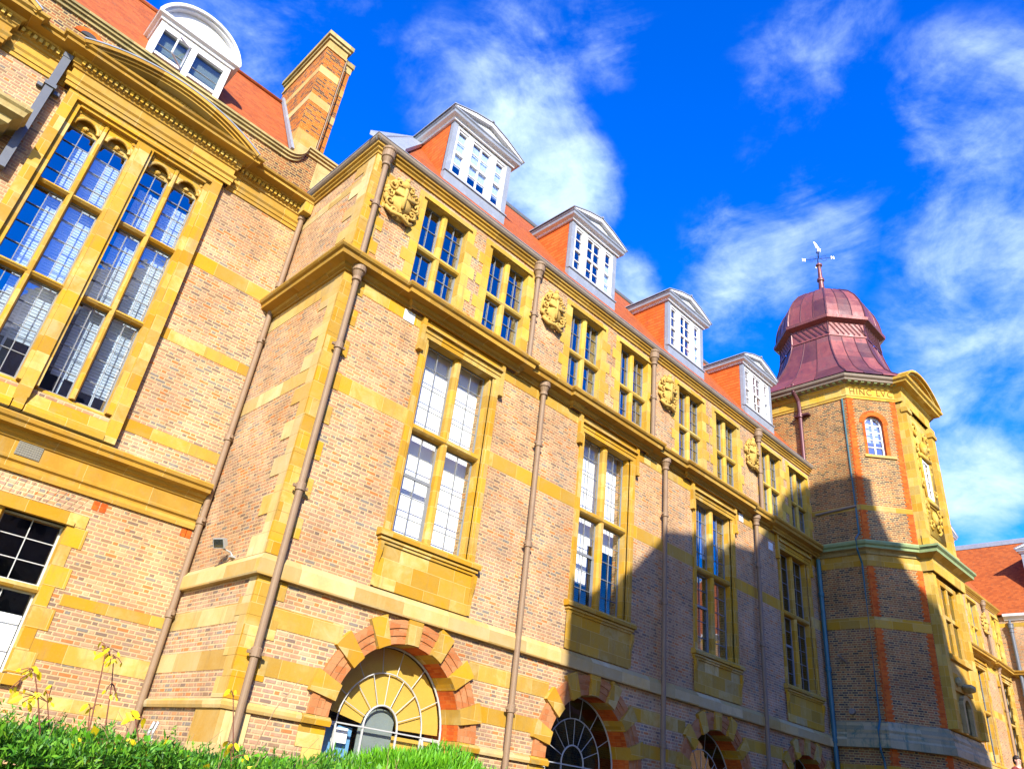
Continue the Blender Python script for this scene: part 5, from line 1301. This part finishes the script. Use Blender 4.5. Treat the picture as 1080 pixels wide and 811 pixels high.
B7 = thing('added_range', 'long two-storey brick range added unseen behind the viewer, blocking low sky light', 'building', (30, -26, 0))  # added out of view to cut low sky light and darken window reflections
part = parter(B7)
s = MB(); s.box(-5, 62, -34, -24, 0, 9.0); part(s, 'range_wall', 'brown_brick')
s = MB(); s.prism([(-5.3,-23.6,9.0),(-5.3,-34.4,9.0),(-5.3,-29,12.5)], (67.6,0,0)); part(s, 'roof', 'roof_tile')
s = MB()
for i in range(16):
    for z in (1.2, 5.2): s.box(-3+i*4.0, -1.4+i*4.0, -23.99, -23.9, z, z+2.4)
each(part, s, 'window', 'dark_interior')

# ================================================================== small things
FLp = (XW, 11.55, 4.52)
FLS = .72
FL = thing('floodlight', 'small grey floodlight on the ledge of the corner return wall', 'floodlight', FLp)
mb = MB(); mb.box(-.12, .02, -.05, .05, -.04, .0); mb.tube([(-.06,0,0),(-.10,.06,.08),(-.30,.14,.14)], .018, 6); mb.build('bracket', 'lamp_grey', FL)
mb = MB(); hd = Vector((-.55,-.25,-.35)).normalized(); up_ = Vector((0,0,1)); sd = hd.cross(up_).normalized(); u2 = sd.cross(hd); c = Vector((-.34,.14,.24))
def hp(a, b, k): return tuple(c+sd*a+u2*b+hd*k)
mb.prism([hp(-.15,-.11,.03),hp(.15,-.11,.03),hp(.15,.11,.03),hp(-.15,.11,.03)], tuple(hd*.05)); mb.prism([hp(-.11,-.08,-.08),hp(.11,-.08,-.08),hp(.11,.08,-.08),hp(-.11,.08,-.08)], tuple(hd*.108)); H_ = mb.build('lamp_head', 'lamp_grey', FL)
mb = MB(); mb.prism([hp(-.13,-.09,.081),hp(.13,-.09,.081),hp(.13,.09,.081),hp(-.13,.09,.081)], tuple(hd*.006)); mb.build('lens', 'dark_glass', H_); FL.scale = (FLS,)*3

# ------------------------------------------------------------------ planting
def leaves_mesh(name, P, N, size, width, mat, spread=.8, tri=False):
    """many separate leaf blades: P positions, N main directions"""
    n = len(P); dirv = N + rng.normal(0, spread, (n,3)); dirv /= np.linalg.norm(dirv, axis=1)[:,None]
    sd = np.cross(dirv, rng.normal(0,1,(n,3))); sd /= np.linalg.norm(sd, axis=1)[:,None]+1e-9
    L = (size*rng.uniform(.6,1.35,n))[:,None]; Wd = (width*rng.uniform(.7,1.3,n))[:,None]
    nrm = np.cross(dirv, sd)
    a = P; b = P+dirv*L*.45+sd*Wd*.5+nrm*L*.05; c = P+dirv*L; e = P+dirv*L*.45-sd*Wd*.5+nrm*L*.05
    V = np.stack([a,b,c,e], 1).reshape(-1,3)
    me = bpy.data.meshes.new(name); me.vertices.add(4*n); me.vertices.foreach_set('co', V.ravel())
    me.loops.add(4*n); me.loops.foreach_set('vertex_index', np.arange(4*n, dtype=np.int32))
    me.polygons.add(n); me.polygons.foreach_set('loop_start', np.arange(0,4*n,4, dtype=np.int32)); me.polygons.foreach_set('loop_total', np.full(n,4, dtype=np.int32))
    me.update(calc_edges=True); me.validate(); me.materials.append(MATS[mat]); return me
def leaf_obj(name, P, N, size, width, mat, parent=None, **k):
    o = bpy.data.objects.new(name, leaves_mesh(name, np.asarray(P), np.asarray(N), size, width, mat, **k)); COL.objects.link(o)
    if parent is not None: o.parent = parent
    return o
def fbm(x, y, s=1.0):
    return (np.sin(x*2.3*s+1.3*np.sin(y*1.7*s))+.6*np.sin(x*5.1*s+y*3.7*s+.7)+.4*np.sin(x*11.3*s-y*7.9*s))/2
HG = thing('hedge', 'dark green clipped hedge running below the left wing and the corner', 'hedge', (0, 5.2, 0))
HX0, HX1, HY0, HY1 = -3.5, 3.5, 4.5, 5.9
def htop(x, y): return 1.62+.045*fbm(x*1.1, y*1.3)+.03*np.sin(x*7.3+y*3)
mb = MB(); nx, ny = 60, 12
gx = [HX0+.12+(HX1-HX0-.24)*i/nx for i in range(nx+1)]; gy = [HY0+.12+(HY1-HY0-.24)*j/ny for j in range(ny+1)]
vs = [(x, y-5.2, float(htop(x, y))-.10) for x in gx for y in gy]
mb.add(vs, [(i*(ny+1)+j, (i+1)*(ny+1)+j, (i+1)*(ny+1)+j+1, i*(ny+1)+j+1) for i in range(nx) for j in range(ny)])
mb.box(HX0+.12, HX1-.12, HY0+.12-5.2, HY1-.12-5.2, .05, 1.47); mb.build('hedge_core', 'hedge_leaf', HG)
n = 60000
x = rng.uniform(HX0, HX1, n); y = HY0+(HY1-HY0)*rng.random(n); z = htop(x, y)-np.abs(rng.normal(0,.05,n))-.005
spr = rng.random(n) < .05; z[spr] += rng.uniform(0,.07,spr.sum())
P1 = np.stack([x, y-5.2, z], 1); N1 = np.tile([0,-.25,1.0], (n,1))
m_ = 16000; x = rng.uniform(HX0, HX1, m_); z = rng.uniform(.1,1.55,m_); P2 = np.stack([x, HY0-5.2+np.abs(rng.normal(0,.05,m_)), z], 1); N2 = np.tile([0,-1.0,.5], (m_,1))
leaf_obj('foliage', np.vstack([P1,P2]), np.vstack([N1,N2]), .055, .013, 'hedge_leaf', HG, spread=.65)
# upright shoots along the top
x = rng.uniform(HX0, HX1, 700); y = rng.uniform(HY0, HY1, 700); zz = htop(x, y); PP = []; NN = []
for a, b, c in zip(x, y, zz):
    hgt = rng.uniform(.04,.14); k = int(hgt/.008)
    t = np.linspace(0,1,k); lean = rng.normal(0,.15,2)
    PP.append(np.stack([a+lean[0]*t*hgt, b-5.2+lean[1]*t*hgt, c-.03+t*hgt], 1)); NN.append(np.tile([lean[0], lean[1], .8], (k,1)))
leaf_obj('shoots', np.vstack(PP), np.vstack(NN), .034, .009, 'hedge_leaf', HG, spread=.9)

mb = MB(); rr = random.Random(12)
for k in range(160):
    a, c = rr.uniform(HX0, HX1), rr.uniform(HY0, HY1); z0_ = float(htop(a, c)); L = rr.uniform(.06, .20)
    mb.tube([(a, c-5.2, z0_-.08), (a+rr.uniform(-.03,.03), c-5.2+rr.uniform(-.03,.03), z0_+L*.5), (a+rr.uniform(-.08,.08), c-5.2+rr.uniform(-.08,.08), z0_+L)], .0028, 4, 0, True, .0012)
tw_ = mb.build('bare_twigs', 'dry_twig', HG); tw_['kind'] = 'stuff'
x = rng.uniform(HX0, HX1, 900); y = rng.uniform(HY0, HY1, 900)
leaf_obj('broad_leaves', np.stack([x, y-5.2, htop(x, y)+rng.uniform(-.04,.05,900)], 1), np.tile([0,-.4,.5], (900,1)), .06, .032, 'bright_leaf', HG, spread=.9)
x = rng.uniform(HX0, HX1, 130); y = rng.uniform(HY0, HY1, 130)
leaf_obj('fallen_leaves', np.stack([x, y-5.2, htop(x, y)+rng.uniform(-.02,.03,130)], 1), np.tile([0,-.6,.2], (130,1)), .06, .036, 'yellow_leaf', HG, spread=.7)

def shrub(name, label, c, r, n, size, width, mat, seed):
    t = thing(name, label, 'shrub', (c[0], c[1], 0))
    mb = MB(); blob(mb, (0,0,c[2]), (r[0]*.86,r[1]*.86,r[2]*.88), 24, 0, seed); mb.build('shrub_core', mat, t, True)
    dv = rng.normal(0,1,(n,3)); dv /= np.linalg.norm(dv, axis=1)[:,None]; dv[:,2] = np.abs(dv[:,2])
    bump_ = 1+.05*np.sin(dv[:,0]*9+dv[:,1]*7)+.04*np.sin(dv[:,1]*13+dv[:,2]*8); rad_ = (1-np.abs(rng.normal(0,.06,n)))*bump_
    P = dv*rad_[:,None]*np.array(r)+np.array([0,0,c[2]])
    leaf_obj('foliage', P, dv+np.array([0,0,.8]), size, width, mat, t, spread=.5); return t
shrub('rounded_shrub', 'bright green rounded shrub below the first arched window', (4.40,5.3,.9), (1.18,.9,.98), 38000, .075, .010, 'bright_leaf', 4)
shrub('rounded_shrub', 'low green shrub between the hedge end and the bright rounded shrub', (3.35,5.25,.8), (.62,.6,.92), 14000, .065, .012, 'hedge_leaf', 6)

def hitplane(px_, py_, yv):
    dd = pixdir(px_, py_); t = (yv-CAM.y)/dd.y; return CAM+dd*t
def sapling(label, stem_px, leafs, yv):
    """thin red stem carrying a few yellow leaves; leafs: (px, py, size m, droop)"""
    base = hitplane(*stem_px[0], yv); base.z = 0
    t = thing('yellow_leaved_sapling', label, 'sapling', base, 'saplings with yellow autumn leaves above the hedge')
    pts = [Vector((0,0,.9))] + [hitplane(a, b, yv)-base for a, b in stem_px]
    mb = MB(); mb.tube([Vector((0,0,0))]+pts, .006, 6, 0, True, .003)
    lm = MB(); rr = random.Random(int(stem_px[0][0]))
    leafs = [q for a, b, sz, dr in leafs for q in ((a, b, sz*.72, dr), (a+rr.uniform(-7,7), b+rr.uniform(-6,6), sz*.55, dr+rr.uniform(-.2,.3)))]
    for a, b, sz, droop in leafs:
        c = hitplane(a, b, yv+rr.uniform(-.05,.05))-base
        near = min(pts, key=lambda p: (p-c).length); mb.tube([near, (near+c)/2+Vector((0,0,.01)), c], .0025, 5)
        ang = rr.uniform(0, 2*PI); dirv = Vector((math.cos(ang)*.8, math.sin(ang)*.8, -droop)).normalized(); sd = dirv.cross(Vector((rr.uniform(-.3,.3), -1, rr.uniform(-.2,.4)))).normalized(); nn = dirv.cross(sd)
        L = sz; Wd = sz*.55; M_ = 6; rows = []
        for k in range(M_+1):
            u = k/M_; wv = math.sin(PI*min(1, u*.93+.05))**.8*Wd*.5; cen = c+dirv*(L*u)-Vector((0,0,1))*(L*.25*u*u)
            rows.append([tuple(cen+sd*wv+nn*(.18*wv)), tuple(cen), tuple(cen-sd*wv+nn*(.18*wv))])
        vs = [v for r_ in rows for v in r_]; lm.add(vs, [(k*3+j, (k+1)*3+j, (k+1)*3+j+1, k*3+j+1) for k in range(M_) for j in (0,1)])
    mb.build('stem', 'stem_red', t); lm.build('leaves', 'yellow_leaf', t, True); return t
sapling('tallest sapling with a cluster of drooping yellow leaves at its tip', [(88,800),(95,765),(106,715),(112,684)], [(108,680,.07,.5),(114,683,.07,.9),(110,688,.06,.7),(117,692,.05,.9),(117,698,.05,.8),(105,690,.05,.8)], 5.0)
sapling('slender sapling with small green-yellow leaves just right of the tallest one', [(106,800),(112,760),(118,720),(120,692)], [(118,692,.055,.2),(122,695,.05,.8),(112,728,.05,.4),(116,732,.045,.9),(122,734,.035,.6)], 5.15)
sapling('sapling at the left edge with two tiers of yellow leaves below the ground window', [(40,805),(42,770),(40,735),(36,706)], [(22,706,.05,.0),(34,702,.07,.4),(40,708,.07,.6),(30,712,.06,.5),(16,724,.05,.5),(24,735,.08,.3),(36,733,.08,.5),(44,732,.07,.2),(30,742,.06,.7)], 4.9)
sapling('short sapling with leaves spread sideways beside the left-edge one', [(52,805),(52,770),(50,740)], [(48,728,.06,.3),(54,735,.06,.4),(20,730,.05,.6)], 5.05)
sapling('sapling with one pale yellow leaf in mid-air left of the wing downpipe', [(84,805),(92,775),(95,748)], [(93,742,.065,.9),(105,742,.03,.5)], 5.1)
sapling('sapling with a bright yellow-green rosette at the foot of the wing downpipe', [(146,800),(146,780),(143,758)], [(138,750,.09,.2),(146,750,.09,.3),(140,756,.08,.5),(152,757,.07,.7)], 4.8)
sapling('low sapling whose broad yellow leaves lie on the hedge top', [(148,809),(146,795),(140,786)], [(118,784,.08,.1),(126,786,.08,.1),(136,784,.08,.1),(144,783,.08,.1),(151,787,.085,.5),(85,783,.06,.5),(101,790,.055,.3),(88,800,.06,.4)], 4.7)
sapling('low sapling with yellow leaves in front of the corner plinth', [(244,812),(244,800),(243,786)], [(240,781,.075,.4),(248,783,.07,.6),(244,788,.08,.5),(258,796,.05,.4)], 4.8)
sapling('sapling with a single lit leaf before the corner downpipe', [(246,812),(246,770),(246,735)], [(243,727,.07,.6),(248,729,.06,.3)], 4.9)
tb = hitplane(262, 800, 5.3); tb.z = 0
tw = thing('dry_twig', 'bare dry twig leaning in front of the brick plinth right of the corner pipe', 'twig', tb)
mb = MB(); mb.tube([Vector((0,0,0)), hitplane(262,800,5.3)-tb, hitplane(290,748,5.3)-tb, hitplane(318,715,5.3)-tb], .006, 6, 0, True, .002); mb.build('twig_stem', 'dry_twig', tw)
hb = hitplane(150, 790, 9.3); hb.z = 0
hp_ = thing('metal_hoop', 'curved grey metal hoop rising behind the hedge at the foot of the return wall', 'hoop', hb)
mb = MB()
for off in (0, .07): mb.tube([Vector((off,0,0))] + [hitplane(a+off*60, b, 9.3)-hb for a, b in ((152,800),(154,785),(157,772),(163,761))], .018, 6)
mb.build('hoop_bar', 'lamp_grey', hp_)

# ------------------------------------------------------------------ terrace and the person on it
PD = pixdir(1073, 803); tt = 7.0/PD.y; HEADP = CAM+PD*tt
FZ = HEADP.z-1.62
TRC = thing('stone_terrace', 'pale stone terrace in front of the tower and far range', 'terrace', (34, 7, 0))
mb = MB(); mb.box(HEADP.x-1.2-34, 45-34-.02, 6.0-7, Y0-7-.02, .0, FZ); mb.build('terrace_block', 'pale_stone', TRC)
def skinned(name, pts, edges, rad, mat, parent, sub_=2):
    me = bpy.data.meshes.new(name); me.from_pydata([tuple(p) for p in pts], edges, []); o = bpy.data.objects.new(name, me); COL.objects.link(o)
    m = o.modifiers.new('skin', 'SKIN'); 
    for i, r in enumerate(rad): me.skin_vertices[0].data[i].radius = (r, r) if not isinstance(r, tuple) else r
    me.skin_vertices[0].data[0].use_root = True
    s2 = o.modifiers.new('sub', 'SUBSURF'); s2.levels = sub_; s2.render_levels = sub_
    bpy.context.view_layer.update()
    nm = bpy.data.meshes.new_from_object(o.evaluated_get(bpy.context.evaluated_depsgraph_get())); bpy.data.objects.remove(o)
    nm.name = name; nm.materials.clear(); nm.materials.append(MATS[mat]); nm.polygons.foreach_set('use_smooth', [True]*len(nm.polygons))
    q = bpy.data.objects.new(name, nm); COL.objects.link(q); q.parent = parent; return q
PR = thing('person', 'dark-haired person in a maroon top standing on the terrace at the far right', 'person', (HEADP.x, HEADP.y, FZ))
PR.rotation_euler = (0, 0, math.radians(-35))   # local -y is the way the person faces
body = [(0,0,.95),(0,.0,1.12),(0,.01,1.30),(0,.015,1.43),(0,0,1.50),(0,-.02,1.58),(0,-.03,1.66),(0,-.02,1.72)]
e = [(i,i+1) for i in range(7)]; rad = [(.155,.11),(.14,.10),(.165,.11),(.10,.075),(.055,.055),(.075,.085),(.078,.095),(.05,.06)]
for sg in (-1, 1):
    o = len(body); body += [(sg*.17,.015,1.40),(sg*.23,.03,1.14),(sg*.22,-.05,.92),(sg*.215,-.08,.84)]; e += [(3,o),(o,o+1),(o+1,o+2),(o+2,o+3)]; rad += [.055,.042,.032,.028]
    o = len(body); body += [(sg*.09,0,.86),(sg*.10,-.01,.50),(sg*.10,.02,.09),(sg*.11,-.12,.045)]; e += [(0,o),(o,o+1),(o+1,o+2),(o+2,o+3)]; rad += [.085,.06,.042,.038]
bd = skinned('body', body, e, rad, 'skin', PR)
mb = MB()
for sg in (-1, 1):
    for k in range(4): mb.tube([(sg*(.205+.0)+.018*(k-1.5),-.085,.84),(sg*.205+.019*(k-1.5),-.10,.80),(sg*.2+.019*(k-1.5),-.095,.765-.01*(k in (1,2)))], .009, 6)
    mb.tube([(sg*.19,-.09,.86),(sg*.17,-.12,.83),(sg*.175,-.125,.80)], .010, 6)
    blob(mb, (sg*.03,-.118,1.665), (.013,.008,.008), 8, 0, 2)
    blob(mb, (sg*.088,-.02,1.645), (.012,.022,.032), 8, 0, 3)
mb.tube([(0,-.115,1.67),(0,-.140,1.63),(0,-.118,1.622)], .013, 7); mb.tube([(-.025,-.108,1.59),(0,-.116,1.588),(.025,-.108,1.59)], .007, 6)
mb.build('features', 'skin', bd, True)
mb = MB(); blob(mb, (0,.012,1.70), (.098,.112,.10), 14, 0, 8); blob(mb, (0,.06,1.64), (.09,.075,.11), 12, 0, 9); mb.build('hair', 'hair_dark', PR, True)
tp = [(0,0,.93),(0,0,1.12),(0,.01,1.30),(0,.015,1.43)]; te = [(0,1),(1,2),(2,3)]; tr_ = [(.17,.125),(.155,.115),(.18,.125),(.115,.09)]
for sg in (-1, 1): o = len(tp); tp += [(sg*.175,.015,1.40),(sg*.233,.03,1.14),(sg*.222,-.045,.95)]; te += [(3,o),(o,o+1),(o+1,o+2)]; tr_ += [.068,.055,.044]
skinned('shirt', tp, te, tr_, 'shirt_maroon', PR)
tp = [(0,0,.93)]; te = []; tr_ = [(.165,.12)]
for sg in (-1, 1): o = len(tp); tp += [(sg*.09,0,.86),(sg*.10,-.01,.50),(sg*.10,.02,.12)]; te += [(0,o),(o,o+1),(o+1,o+2)]; tr_ += [.098,.075,.062]
skinned('trousers', tp, te, tr_, 'trousers_grey', PR)
